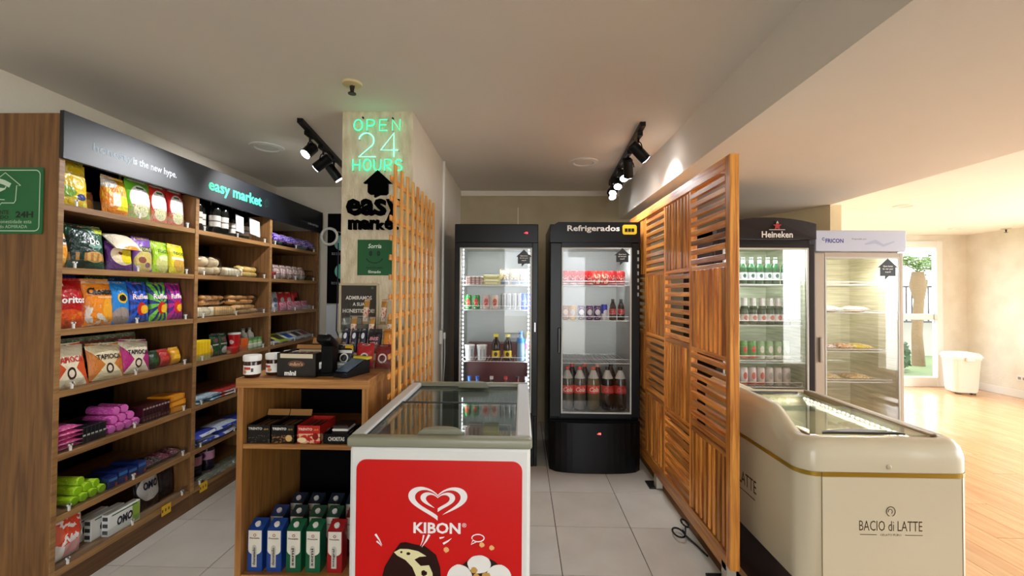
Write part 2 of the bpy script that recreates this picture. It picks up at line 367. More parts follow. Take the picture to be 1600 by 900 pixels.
for k in range(26):
    az = k * 2.39; ln = .45 + R.random() * .35; d = Vector((math.cos(az), math.sin(az), 0)); s = Vector((-d.y, d.x, 0)) * .035; h = .35 + R.random() * .4
    g.add([s, -s, d * ln * .5 + s * .9 + Vector((0, 0, h * .75)), d * ln * .5 - s * .9 + Vector((0, 0, h * .75)), d * ln + Vector((0, 0, h))], [(0, 1, 3, 2), (2, 3, 4)])
g.build('leaf_rosette', M('56783E', .6), t)
def shrub(x, y, r, h, m, label):
    g = G()
    for k in range(420):
        a = R.random() * 6.28; u = R.random() ** .5; z = R.random() * h; q = r * math.sqrt(max(.05, 1 - (z / h - .4) ** 2)) * u
        p = Vector((q * math.cos(a), q * math.sin(a), z)); n_ = Vector((R.gauss(0, 1), R.gauss(0, 1), R.gauss(0, 1))).normalized(); a_ = n_.orthogonal() * .06; b_ = n_.cross(a_) * .6
        g.add([p - a_, p - b_, p + a_, p + b_], [(0, 1, 2, 3)])
    t = thing('shrub', label, 'shrub', (x, y, -.06)); g.build('foliage', m, t)
    G().tube([(0, 0, 0), (0, 0, h * .5)], .02).build('stem', M('6E5638', .9), t)
shrub(7.25, 8.9, .45, .6, GRN2, 'dark green shrub low behind the left pane of the far glass door')
shrub(9.0, 8.75, .4, .55, GRN2, 'dark green shrub at the foot of the palm tree outside')
shrub(7.6, 12.5, 1.0, 3.0, M('5E7A36', .7), 'tall pale green shrub beyond the garden railing')
t = thing('garden_railing', 'dark metal railing with upright bars in the garden', 'railing', (0, 10.6, 0))
G().box(6, 12, -.02, .02, 1.62, 1.67).build('top_rail', M('202226', .6), t); G().box(6, 12, -.02, .02, .78, .82).build('bottom_rail', M('202226', .6), t)
me = G().box(-.012, .012, -.012, .012, .8, 1.64).mesh('bar', M('202226', .6))
for k in range(46): o = bpy.data.objects.new('bar', me); C.objects.link(o); o.parent = t; o.location = (6 + k * .13, 0, 0)
tag(G().box(5, 14, 10.9, 11.1, -.06, .78).build('garden_wall', M('8E8B82', .8)), 'low pale garden wall under the railing', 'wall')

# ================================================================ SHELF UNIT (left)
SX = -2.17; SB = -2.71 + .004
SZ = [1.853, 1.551, 1.257, .966, .668, .379, .125]
BY = [(1.965, 1.99), (2.815, 2.845), (3.665, 3.695), (4.53, 4.56)]
su = thing('shelf_unit', 'long wooden wall shelving unit with black back and dark name board', 'shelf unit', (0, 0, 0))
for k, (a, b) in enumerate(BY):
    o = G().rbox(SB, SX, a, b, .0, 2.275 if k == 0 else 2.08, .0015).build('upright', WOODS, su)
    G().rbox(SX, SX + .004, a, b, .10, 2.275 if k == 0 else 2.08, .001).build('edge_band', WOODSY, o)
for k in range(3):
    y0 = BY[k][1]; y1 = BY[k + 1][0]
    for z in SZ:
        o = G().rbox(SB, SX, y0, y1, z - .03, z, .001).build('shelf', WOODSY, su)
        if z > .2 or True:
            G().box(SX - .012, SX - .009, y0 + .01, y1 - .01, z, z + .045).build('acrylic_lip', ACR, o)
            for q in (.08, .5, .93):
                yy = y0 + (y1 - y0) * q; G().box(SX - .010, SX - .003, yy - .004, yy + .004, z, z + .032).box(SX - .010, SX - .003, yy - .009, yy + .009, z + .024, z + .032).build('clip', WHT, o)
    G().box(SB, SB + .01, y0, y1, 0, 2.27).build('back_panel', DRK, su)
G().box(SX - .02, SX - .002, 1.99, 4.53, 0, SZ[-1] - .03).build('plinth', wood('plinth_wood', '4A3018', '6E4A28', 1, .5, 10, 0), su)
G().box(SB, SX - .01, 1.99, 4.53, 2.262, 2.275).build('top_panel', DRK, su)
fa = G().rbox(SX, SX + .022, 1.963, 4.60, 2.062, 2.288, .002).build('name_board', M('070C14', .48, spec=.7), su)
def left_text(body, y, z, h, w, m, bold=0, name='lettering', parent=None, depth=.003, x=None):
    g = G().text(body, 0, 0, w, h, 0, depth, bold); g.xf(Matrix.Translation((SX + .022 if x is None else x, y, z)) @ Matrix.Rotation(rad(90), 4, 'Z')); return g.build(name, m, parent)
left_text('honesty', 2.21, 2.155, .052, .215, M('7C8E9C', .5), parent=fa, depth=.001)
left_text('is the new hype.', 2.475, 2.155, .052, .30, M('D5DCE4', .5), .012, parent=fa, depth=.001)
left_text('easy market', 3.20, 2.165, .105, .60, M('3FE0A0', .5, em=.3), .02, 'green_lettering', fa)
g = G().ribbon([(-.03, 0), (0, .03), (.03, 0), (.022, 0), (.022, -.03), (-.01, -.03), (-.018, -.045), (-.018, 0)], .005, 0, .001); g.xf(Matrix.Translation((SX + .022, 3.575, 2.185)) @ Matrix.Rotation(rad(90), 4, 'Z')); g.build('house_mark', M('2A5A4A', .5), fa)
left_text('honesty', 4.20, 2.13, .034, .14, M('3A444C', .5), parent=fa, depth=.001)
left_text('is the new hype.', 4.395, 2.125, .034, .22, M('AEB6BC', .5), .012, parent=fa, depth=.001)
# green camera notice on the end panel
t = thing('camera_notice', 'green security camera notice on the end panel of the shelving', 'sign', (-2.385, 1.962, 1.86))
def rrect(w, h, r, n=6):
    out = []
    for cx, cz, a0 in ((w - r, h - r, 0), (-w + r, h - r, 90), (-w + r, -h + r, 180), (w - r, -h + r, 270)):
        for k in range(n + 1): a = rad(a0 + 90 * k / n); out.append((cx + r * math.cos(a), cz + r * math.sin(a)))
    return out
G().prism(rrect(.150, .155, .008), -.004, 0).build('plate', M('0E6B38', .35), t)
rr = rrect(.137, .142, .022); g = G().ribbon(rr + rr[:1], .004, -.0045)
g.ribbon([(-.10, .075), (-.03, .13), (.045, .07), (.026, .07), (.022, .0), (.015, -.012), (-.045, -.012), (-.068, -.04), (-.068, -.012), (-.085, -.012), (-.085, .07), (-.10, .075)], .004, -.0045)
g.ribbon([(-.06, .092), (-.035, .085), (-.005, .07)], .022, -.0045).ribbon([(-.055, .05), (-.03, .055), (-.025, .065)], [.02, .006, .006], -.0045).ribbon([(-.085, .03), (-.07, .006), (-.03, .003)], .004, -.0045)
g.build('white_print', M('CFE8CE', .5), t)
g = G().text('AMBIENTE', -.065, -.055, .11, .018, -.0045, 0, .03).text('FILMADO', -.065, -.078, .11, .016, -.0045, 0, .03).text('24H', .065, -.065, .085, .03, -.0045, 0, .04); g.build('black_print', M('06180E', .5), t)
g = G().text('Sua honestidade esta', .0, -.098, .20, .017, -.0045, 0, 0).text('sendo ADMIRADA', .0, -.122, .16, .015, -.0045, 0, .0); g.build('pale_print', M('B9D8B8', .5), t)

# ================================================================ PRODUCT BUILDERS
def pillow_y(x, z, w, h, d, seed=0):
    u = max(-1, min(1, 2 * x / w)); v = max(0, min(1, z / h))
    b = (max(0, 1 - abs(u) ** 2.6)) ** .55 * (max(0, math.sin(math.pi * v))) ** .42
    wr = noise.noise(Vector((u * 2.2 + seed, v * 3.1, seed))) * .22 + noise.noise(Vector((u * 6 + seed, v * 7, 3))) * .10
    return d / 2 * b * (1 + wr)
def bag(name, label, cat, w, h, d, mat, seed=0, texts=(), group=None, nu=12, nv=14, crimp=True, spread=.0):
    g = G()
    for sg in (-1, 1):
        vs = []; fs = []
        for j in range(nv + 1):
            for i in range(nu + 1):
                u = -1 + 2 * i / nu; v = j / nv
                pinch = 1 - .05 * math.sin(math.pi * v) + spread * (1 - v)
                x = u * w / 2; z = v * h
                y = sg * pillow_y(x, z, w, h, d, seed + (0 if sg < 0 else 5))
                ztop = (noise.noise(Vector((u * 2, seed, 0))) * .03 * h) if j == nv else 0
                vs.append((x * pinch, y, z + ztop))
        n1 = nu + 1
        for j in range(nv):
            for i in range(nu):
                q = (j * n1 + i, j * n1 + i + 1, (j + 1) * n1 + i + 1, (j + 1) * n1 + i); fs.append(q if sg < 0 else q[::-1])
        g.add(vs, fs, 0, True)
    o = g.build(name, mat, None, weld=True, angle=80)
    tag(o, label, cat, group)
    for k, tx in enumerate(texts):
        body, cx, cz, tw, th, colr, bold, shr = tx
        G().text(body, cx * w, cz * h, tw * w, th * h, 0, 0, bold, 0, shr, f=lambda X, Z: -pillow_y(X, Z, w, h, d, seed) - .003).build('lettering', M(colr, .4), o)
    if crimp:
        g = G(); n = 16
        for z0, z1 in ((h * .985, h + .012),):
            vs = [(-w / 2 * .93 + w * .93 * i / n, (-1) ** i * .0016, z) for z in (z0, z1) for i in range(n + 1)]
            g.add(vs, [(i, i + 1, n + 2 + i, n + 1 + i) for i in range(n)])
        g.build('crimped_seal', mat, o)
    return o
def lput(o, y, z, x=-2.235, rz=90, lean=-6, roll=0):
    o.location = (x, y, z); o.rotation_euler = (Matrix.Rotation(rad(rz), 3, 'Z') @ Matrix.Rotation(rad(lean), 3, 'X') @ Matrix.Rotation(rad(roll), 3, 'Y')).to_euler(); return o
def carton(name, label, cat, w, d, h, mat, texts=(), group=None, r=.002, lying=False):
    o = G().rbox(-w / 2, w / 2, -d / 2, d / 2, 0, h, r).build(name, mat); tag(o, label, cat, group)
    for body, cx, cz, tw, th, colr, bold, shr in texts:
        G().text(body, cx * w, cz * h, tw * w, th * h, -d / 2 - .0008, 0, bold, 0, shr).build('lettering', M(colr, .4), o)
    return o
def flat_pack(name, label, cat, w, l, th, mat, group=None, seed=0):
    """sachet lying flat: a thin pillow seen from above (w along X, l along Y)"""
    g = G(); nu, nv = 8, 8
    for sg in (-1, 1):
        vs = []; fs = []
        for j in range(nv + 1):
            for i in range(nu + 1):
                x = -w / 2 + w * i / nu; y = l * j / nv
                vs.append((x, y - l / 2, th / 2 + sg * pillow_y(x, y, w, l, th, seed)))
        n1 = nu + 1
        for j in range(nv):
            for i in range(nu):
                q = (j * n1 + i, j * n1 + i + 1, (j + 1) * n1 + i + 1, (j + 1) * n1 + i); fs.append(q if sg > 0 else q[::-1])
        g.add(vs, fs, 0, True)
    return tag(g.build(name, mat, None, weld=True, angle=80), label, cat, group)
PY = lambda *a, **k: P(*a, u='X', **k)

# ---------------- bay 1, row 1
BG = 'snack bags and rice packs on the top shelf of the near bay'
z = SZ[0]
o = bag('chip_bag', 'yellow chip bag at the near end of the top shelf', 'chip bag', .165, .225, .06, P('E8C21E', [('n', 7, .56, 'F2DE7A', 0, 1), ('e', .3, .32, .25, .12, '7FA83A'), ('e', .65, .42, .2, .1, 'F0C800'), ('e', .72, .24, .16, .07, '2B3F86'), ('r', .5, .72, .45, .02, '8A6A10')], bump=.4), 1, (), BG); lput(o, 2.085, z)
o = bag('snack_bag', 'small brown snack bag set back between the yellow bag and orange pouch', 'snack bag', .08, .10, .03, P('8A5A2A', [('e', .5, .4, .4, .25, 'D08A2E')], bump=.4), 2, (), BG); lput(o, 2.215, z, -2.29)
o = bag('snack_pouch', 'orange and yellow pouch with clear twisted top on the top shelf', 'snack pouch', .155, .20, .06, P('E8861E', [('n', 5, .5, 'F5B52E', .4, 1), ('r', .7, .35, .25, .2, 'F2DF1C'), ('r', .42, .4, .14, .17, 'EFE6C8'), ('e', .2, .85, .3, .15, 'CFC8BC')], bump=.5), 3, (), BG, spread=.12); lput(o, 2.315, z, -2.23, 95)
def rice(name, lab, fr, y, sd, w=.165, h=.22, x=-2.235, rz=90):
    o = bag(name, lab, 'food pack', w, h, .05, P(fr, [('e', .5, .55, .40, .36, 'ECE4E0'), ('n', 22, .5, 'A9795E', .05, .38), ('e', .5, .24, .30, .17, 'D9CFA8'), ('n', 30, .58, '6A8A3A', .1, .36), ('r', .5, .83, .16, .025, '2E6B2A')], bump=.25), sd, (), BG); lput(o, y, z, x, rz, -5); return o
rice('pasta_pack', 'green edged pack with white label on the top shelf', '6CC02A', 2.465, 4)
rice('rice_pack', 'left red rice pack with bowl picture on the top shelf', 'D6301E', 2.60, 5, .135)
rice('rice_pack', 'right red rice pack beside the divider on the top shelf', 'C4201C', 2.735, 6, .135)
o = bag('food_pack', 'mustard yellow pack standing behind the right red rice pack', 'food pack', .15, .245, .04, P('B08A14', bump=.3), 8, (), BG); lput(o, 2.735, z, -2.32)
# ---------------- bay 1, row 2
BG = 'snack bags on the second shelf of the near bay'; z = SZ[1]
o = bag('snack_bag', 'plain orange snack bag at the near end of the second shelf', 'snack bag', .11, .20, .05, P('F0A030', [('n', 4, .5, 'F4B65C', 0, .5), ('e', .65, .65, .2, .09, 'F4EFE4'), ('e', .65, .66, .12, .045, '241C18')], bump=.3), 11, (), BG); lput(o, 2.045, z, -2.25)
o = bag('chip_bag', 'large dark green chip bag with tan wheel picture on second shelf', 'chip bag', .20, .215, .07, P('0E4A34', [('r', .85, .92, .14, .06, 'C9D23A'), ('e', .62, .28, .27, .13, 'CFA060'), ('e', .3, .5, .3, .5, '0A2A22'), ('e', .66, .55, .2, .06, '7FA898'), ('e', .62, .28, .27, .13, 'CFA060'), ('s', 6, 'A9793A', .18, .37)], bump=.4), 12, (('Do', .12, .66, .26, .17, 'EFF2EC', .03, 0),), BG); lput(o, 2.165, z)
o = bag('snack_bag', 'squat purple snack bag with yellow oval on the second shelf', 'snack bag', .155, .15, .06, P('5B1E78', [('e', .55, .55, .45, .36, 'F1DDB8'), ('e', .68, .52, .26, .28, 'E9D21C'), ('e', .4, .62, .07, .06, '8A3A1C')], bump=.35), 13, (), BG); lput(o, 2.35, z)
o = flat_pack('snack_pack', 'white and orange snack pack lying on top of the squat purple bag', 'snack pack', .16, .13, .05, P('F2E6CE', [('e', .55, .5, .3, .3, 'F29018')], u='X', bump=.3), BG, 14); o.location = (-2.25, 2.36, z + .142); o.rotation_euler = (rad(0), rad(35), rad(90)); o.rotation_euler = (rad(40), 0, rad(90))
o = bag('snack_bag', 'purple snack bag with dark green band on the second shelf', 'snack bag', .13, .195, .05, P('7A4EA8', [('e', .5, .3, .46, .34, 'CDB968'), ('e', .35, .35, .18, .1, '8A4A38'), ('e', .62, .2, .14, .08, '7A4A6A'), ('r', .55, .68, .5, .07, '24401E')], bump=.35), 15, (('TORCI', .05, .68, .6, .09, 'E8E0A0', .02, 0),), BG); lput(o, 2.50, z)
o = bag('snack_bag', 'lime green snack bag on the second shelf', 'snack bag', .13, .185, .05, P('A6D01E', [('e', .55, .3, .4, .28, 'C9C87A'), ('e', .6, .5, .3, .1, 'D9EFA8')], bump=.4), 16, (('TOCO', .02, .72, .6, .11, '2A4A10', .02, .1),), BG); lput(o, 2.625, z, -2.235, 90, -8, 3)
o = bag('snack_bag', 'yellow snack bag on the second shelf', 'snack bag', .13, .178, .05, P('E3D21C', [('e', .55, .3, .38, .26, 'C79A3E'), ('r', .5, .52, .4, .05, 'F2EFC8')], bump=.4), 17, (('TOCO', .0, .72, .7, .11, '2A4A10', .02, .1),), BG); lput(o, 2.725, z, -2.215, 93, -8, 3)
o = bag('snack_bag', 'dark green and yellow snack bag tilted against the divider', 'snack bag', .10, .17, .04, P('1F6A34', [('e', .5, .65, .4, .22, 'D8C23A'), ('r', .5, .95, .5, .06, '9AD8B8')], bump=.4), 18, (), BG); lput(o, 2.775, z, -2.27, 90, -5, 0)
# ---------------- bay 1, row 3
BG = 'chip bags on the third shelf of the near bay'; z = SZ[2]
o = bag('chip_bag', 'red tortilla chip bag at the near end of the third shelf', 'chip bag', .18, .235, .07, P('B5161A', [('e', .45, .12, .6, .26, 'D4501E'), ('n', 6, .55, 'E07A2A', 0, .32), ('r', .25, .9, .16, .04, 'E8E4E0')], bump=.5), 21, (('Doritos', 0, .58, .86, .15, 'F3F0EC', .03, .1),), BG); lput(o, 2.075, z)
o = bag('chip_bag', 'orange cheese snack bag on the third shelf', 'chip bag', .165, .235, .07, P('EE8A1E', [('n', 5, .5, 'D9D0C4', 0, .45), ('e', .72, .35, .2, .25, 'F0A52A'), ('r', .5, .96, .5, .03, 'F0C8A0')], bump=.5), 22, (('Cheetos', 0, .76, .8, .17, '15110E', .05, .15), ('REQUEIJAO', .12, .62, .5, .05, 'F6E0B0', .02, 0)), BG); lput(o, 2.235, z)
o = bag('chip_bag', 'plain sky blue chip bag with ring picture on the third shelf', 'chip bag', .125, .225, .06, P('1B84D8', [('e', .55, .62, .24, .13, 'E9B62A'), ('e', .55, .62, .17, .08, '16120E'), ('e', .5, .18, .42, .22, '9C8C84')], bump=.5), 23, (), BG); lput(o, 2.355, z)
for k, (c1, c2, y, nm) in enumerate((('1C56C8', '16307E', 2.475, 'royal blue'), ('6FC23A', '17307A', 2.615, 'green and navy'), ('C21E8A', '5A1A80', 2.74, 'magenta'))):
    o = bag('chip_bag', nm + ' ridged potato chip bag with sunburst on the third shelf', 'chip bag', .138 if k < 2 else .125, .225, .06, P(c1, [('ray', 11, c2), ('e', .52, .34, .22, .17, 'C8281E'), ('e', .66, .32, .2, .11, 'F0B82A')], bump=.5), 24 + k, (('Ruffles', 0, .66, .7, .14, 'F3DCE4', .03, .15),), BG); lput(o, y, z)
for k, (c, y, nm) in enumerate((('16205A', 2.16, 'navy'), ('22401E', 2.33, 'dark green'), ('14324E', 2.46, 'dark teal'), ('2E5A22', 2.60, 'olive green'))):
    o = bag('chip_bag', nm + ' chip bag in the row behind on the third shelf', 'chip bag', .13, .255, .05, P(c, [('n', 8, .6, '8AA07A', .8, 1)], bump=.5), 30 + k, (), BG, 8, 8); lput(o, y, z, -2.33, 90, -4)
# ---------------- bay 1, row 4
BG = 'tapioca snack bags on the fourth shelf of the near bay'; z = SZ[3]
for k, (c, c2, y, w, h, nm, ro) in enumerate((('D9562A', 'F0E2C4', 2.09, .19, .205, 'red orange', 0), ('C8762A', 'E3D3AE', 2.285, .20, .185, 'brown orange', 3), ('B42A78', 'E6DCC0', 2.455, .19, .185, 'magenta', 6))):
    o = bag('snack_bag', nm + ' and cream tapioca snack bag on the fourth shelf', 'snack bag', w, h, .055, P(c, [('x', .13, c2), ('e', .5, .3, .11, .15, '3A1E1A'), ('e', .5, .3, .07, .09, 'E8D8C0')], bump=.4), 40 + k, (('TAPIOCA', 0, .64, .66, .15, ('C22A1E', '2A1812', '2A1424')[k], .03, .05),), BG); lput(o, y, z, -2.225, 90, -12, ro)
for k, (c, y, nm) in enumerate((('1E3A1E', 2.585, 'dark green'), ('A8241C', 2.665, 'red'), ('D89A1E', 2.75, 'golden yellow'))):
    o = bag('biscuit_pack', nm + ' biscuit pack standing at the divider end of the fourth shelf', 'biscuit pack', .085, .10, .06, P(c, [('r', .5, .5, .3, .12, ('2F5A2A', 'C8463A', 'E8B83A')[k])], bump=.3), 45 + k, (), BG, 8, 8); lput(o, y, z, -2.24)
for k in range(6):
    o = bag('snack_bag', 'olive snack bag behind the tapioca bags, %s of six' % nth(k, 6), 'snack bag', .11, .215 if k < 4 else .2, .04, P('5E6A48', [('n', 6, .55, 'A8A88A', 0, 1), ('r', .5, .9, .4, .03, '7A2A2A')], bump=.5), 50, (), 'olive bags behind the tapioca bags', 8, 8) if k == 0 else dup(o0, (0, 0, 0), None, 'olive snack bag behind the tapioca bags, %s of six' % nth(k, 6))
    if k == 0: o0 = o
    lput(o, 2.06 + .095 * k, z, -2.34, 90, -4)
# ---------------- bay 1, row 5
z = SZ[4]
o0 = None
for k in range(5):
    lb = 'pink wafer packet lying flat, %s of five in the stack' % ('lowest', 'second from bottom', 'middle one', 'second from top', 'topmost')[k]
    if o0 is None: o0 = o = flat_pack('wafer_packet', lb, 'wafer packet', .13, .16, .026, P('E0569A', [('n', 9, .56, 'F3A8C8', 0, 1)], bump=.4), 'pink wafer packets stacked on the fifth shelf', 60)
    else: o = dup(o0, (0, 0, 0), None, lb)
    o.location = (-2.27 + .006 * (k % 2), 2.065, z + .022 * k); o.rotation_euler = (0, 0, rad(90 + 3 * (-1) ** k))
o0 = None
for k in range(6):
    lb = 'thin black chocolate bar standing on edge, %s of six on the fifth shelf' % nth(k, 6)
    if o0 is None: o0 = o = carton('chocolate_bar', lb, 'chocolate bar', .018, .16, .085, P('17161A', [('r', .5, .5, .4, .05, 'B8B8B0')]), (), 'black chocolate bars on the fifth shelf')
    else: o = dup(o0, (0, 0, 0), None, lb)
    o.location = (-2.275, 2.14 + .021 * k, z); o.rotation_euler = (0, 0, rad(90))
o0 = None
for k in range(9):
    lb = 'pink wrapped biscuit roll with round end, number %s in the heap of nine' % NTH[k]
    if o0 is None:
        o0 = o = tag(G().lathe([(0, 0), (.02, .0), (.024, .006), (.024, .15), (.0, .154)], n=12).build('biscuit_roll', P('D64AB0', [('n', 12, .56, 'E88AD0', 0, 1)], bump=.4)), lb, 'biscuit roll', 'pink biscuit rolls heaped on the fifth shelf')
        G().lathe([(.014, -.002), (.021, -.001), (.014, .0)], n=10).build('folded_end', M('E070C0', .4), o)
    else: o = dup(o0, (0, 0, 0), None, lb)
    row = 0 if k < 4 else (1 if k < 7 else 2); q = k - (0, 4, 7)[row]
    o.location = (-2.20 - .012 * row, 2.29 + .05 * q + .025 * row, z + .026 + .043 * row); o.rotation_euler = (0, rad(-90), rad(R.uniform(-6, 6)))
o0 = None
for k in range(9):
    lb = 'dark maroon sweet box on edge, %s of nine on the fifth shelf' % nth(k, 9)
    if o0 is None: o0 = o = carton('sweet_box', lb, 'sweet box', .019, .15, .095, P('3A1018', [('r', .5, .85, .4, .05, 'B89A98'), ('r', .5, .2, .4, .05, '8A4A4A')]), (), 'maroon sweet boxes on the fifth shelf')
    else: o = dup(o0, (0, 0, 0), None, lb)
    o.location = (-2.27, 2.485 + .0215 * k, z); o.rotation_euler = (0, 0, rad(90))
for k, (dy, dz, rz) in enumerate(((0, 0, 90), (.0, .036, 86), (-.03, .072, 94))):
    o = carton('biscuit_box', '%s orange biscuit box of the stack beside the divider' % ('bottom', 'middle', 'top')[k], 'biscuit box', .12, .15, .034, P('E08A1A', [('r', .5, .5, .35, .3, 'EFA63A')]), (), 'orange boxes on the fifth shelf'); o.location = (-2.275, 2.745 + dy * .3, z + dz); o.rotation_euler = (0, 0, rad(rz))
# ---------------- bay 1, row 6
z = SZ[5]; o0 = None
for k in range(8):
    lb = 'lime green candy roll with round end, number %s in the heap of eight' % NTH[k]
    if o0 is None:
        o0 = o = tag(G().lathe([(0, 0), (.018, .0), (.022, .004), (.022, .15), (.0, .152)], n=14).build('candy_roll', P('A8D41E', [('n', 12, .6, 'C8E86A', 0, 1)], bump=.3)), lb, 'candy roll', 'lime green candy rolls heaped on the sixth shelf')
        G().lathe([(.012, -.0015), (.018, -.001), (.012, .0)], n=12).build('folded_end', M('8CBF10', .4), o)
    else: o = dup(o0, (0, 0, 0), None, lb)
    row = 0 if k < 4 else (1 if k < 7 else 2); q = k - (0, 4, 7)[row]
    o.location = (-2.195 - .01 * row, 2.10 + .047 * q + .0235 * row, z + .024 + .039 * row); o.rotation_euler = (0, rad(-90), rad(R.uniform(-6, 6)))
for k in range(4):
    o = carton('candy_box', 'navy blue candy box %s of four on the sixth shelf' % nth(k, 4), 'candy box', .055, .16, .06 + .012 * (k % 2), P('16265E', [('r', .5, .75, .45, .12, '3A6AA8'), ('r', .85, .2, .12, .15, 'B8302A')]), (), 'navy candy boxes on the sixth shelf'); o.location = (-2.275, 2.30 + .06 * k, z); o.rotation_euler = (0, 0, rad(90))
for k, (c, y) in enumerate((('4A2230', 2.545), ('2A2A2C', 2.60), ('6A2A3A', 2.66), ('5A3038', 2.745))):
    o = flat_pack('sweet_bag', ('plum', 'charcoal', 'wine red', 'dusty rose')[k] + ' sweet bag lying on the sixth shelf', 'sweet bag', .075, .14, .05, P(c, [('n', 9, .6, 'B08A8A', 0, 1)], bump=.5), 'small sweet bags on the sixth shelf', 70 + k); o.location = (-2.27, y, z); o.rotation_euler = (0, 0, rad(90))
# ---------------- bay 1, row 7
z = SZ[6]
o = bag('tissue_pack', 'white and red tissue pack with flower at the near end of the bottom shelf', 'tissue pack', .175, .235, .10, P('EDE9E6', [('e', .5, .62, .42, .3, 'E2492A'), ('n', 7, .55, 'F2E4E0', .35, 1), ('r', .62, .22, .25, .14, 'D8A0A0'), ('e', .15, .6, .2, .2, 'E8684A')], bump=.15, rough=.4), 80, (('Neve', .1, .47, .62, .15, 'F6F2EE', .03, .3),)); lput(o, 2.085, z, -2.245, 90, 0)
for k in range(3):
    o = carton('soap_box', '%s white washing powder box lying on the bottom shelf' % ('front', 'middle', 'rear')[k], 'soap box', .19, .04, .115, P('E8E8E4', [('r', .86, .5, .12, .45, '8FAE3A'), ('r', .5, .9, .4, .03, '2E6A4A')]), (('OMO', 0, .5, .5, .42, '10182E', .05, .1),), 'washing powder boxes on the bottom shelf'); o.location = (-2.215 - .05 * k, 2.375 - .045 * k, z); o.rotation_euler = (0, 0, rad(90))
    g = G()
    for q in range(3): g.box(-.0955, -.095, -.014, .014, .012 + q * .036, .032 + q * .036)
    g.build('end_print', M('3C3C40', .5), o)
o = bag('detergent_pouch', 'dark and white detergent pouch on the near bay bottom shelf', 'detergent pouch', .165, .235, .06, P('1A1416', [('e', .5, .55, .44, .33, 'B9B6B2'), ('r', .5, .18, .5, .05, '2A1414')], bump=.3), 81, (('OMO', 0, .62, .6, .2, '14182A', .05, .1),)); lput(o, 2.585, z, -2.25)
o = bag('detergent_pouch', 'nearly black detergent pouch beside the divider on bottom shelf', 'detergent pouch', .13, .22, .06, P('151013', [('e', .5, .5, .3, .2, '2A2226')], bump=.3), 82, ()); lput(o, 2.735, z, -2.27)
for k, y in enumerate((2.62, 2.93)):
    tag(G().rbox(SX + .0045, SX + .007, y - .035, y + .035, .075, .135, .001).build('price_tag', P('E0B020', [('s', 3, '5A4410', .35, .65)], u='Y')), '%s yellow price tag on the bottom shelf edge' % ('near bay', 'middle bay')[k], 'price tag', 'yellow price tags')
# ---------------- bay 2
z = SZ[0]
def bottle(name, label, cat, prof, m, cap=None, lab=None, labm=None, group=None, n=14, capm=None, extra=()):
    o = G().lathe(prof, n=n).build(name, m, None, angle=60); tag(o, label, cat, group)
    if cap: G().lathe(cap, n=n).build('cap', capm or M('C8201C', .4), o)
    if lab: G().lathe(lab, n=n).build('paper_label', labm or WHT, o)
    for nm, pr, mm in extra: G().lathe(pr, n=n).build(nm, mm, o)
    return o
WG = M('0A0D0B', .12, spec=.7); wprof = [(.0, 0), (.034, 0), (.037, .005), (.037, .17), (.030, .20), (.014, .225), (.0135, .285), (.0, .285)]
o0 = None
for k, (y, x) in enumerate(((2.90, -2.23), (2.985, -2.27), (3.065, -2.22), (3.15, -2.22))):
    lb = 'dark wine bottle with white label, %s of four on the top shelf' % nth(k, 4)
    if o0 is None: o0 = o = bottle('wine_bottle', lb, 'wine bottle', wprof, WG, [(.0145, .24), (.0145, .29), (0, .29)], [(.0375, .05), (.0375, .13)], P('D6D0C6', [('r', .5, .5, .5, .06, '6A645C')]), 'wine bottles on the top shelf', capm=M('1A1418', .3, .6))
    else: o = dup(o0, (0, 0, 0), None, lb)
    o.location = (x, y, z)
for k, (y, hw, lb) in enumerate(((3.31, .045, 'narrow tall white shelf card on the top shelf of the middle bay'), (3.50, .065, 'wide white shelf card near the divider on top shelf'))):
    t = thing('shelf_card', lb, 'card', (-2.195, y, z + .045), 90)
    G().rbox(-hw, hw, -.002, .002, 0, .135, .0008).build('card', M('DCE4E6', .5), t)
    G().text('R$', 0, .075, .03, .012, -.0022, 0, .0).text('vinhos', .0, .055, .05, .010, -.0022).build('lettering', M('7A8286', .5), t)
    G().box(-.01, .01, -.004, .02, -.045, -.043).box(-.01, .01, -.004, -.002, -.043, .0).build('card_stand', ACR, t)
    t.rotation_euler = (Matrix.Rotation(rad(90), 3, 'Z') @ Matrix.Rotation(rad(-8), 3, 'X') @ Matrix.Rotation(rad(8), 3, 'Y')).to_euler()
for k, y in enumerate((3.29, 3.41, 3.58)):
    o = dup(o0, (-2.34, y, z), None, 'dark wine bottle standing behind the shelf cards, %s of three' % nth(k, 3))
BUN = M('D9B27A', .6, bump=.3, bscale=20); BUN2 = M('C68E4E', .55, bump=.3, bscale=20); WBREAD = M('E5D8BC', .7, bump=.3, bscale=30)
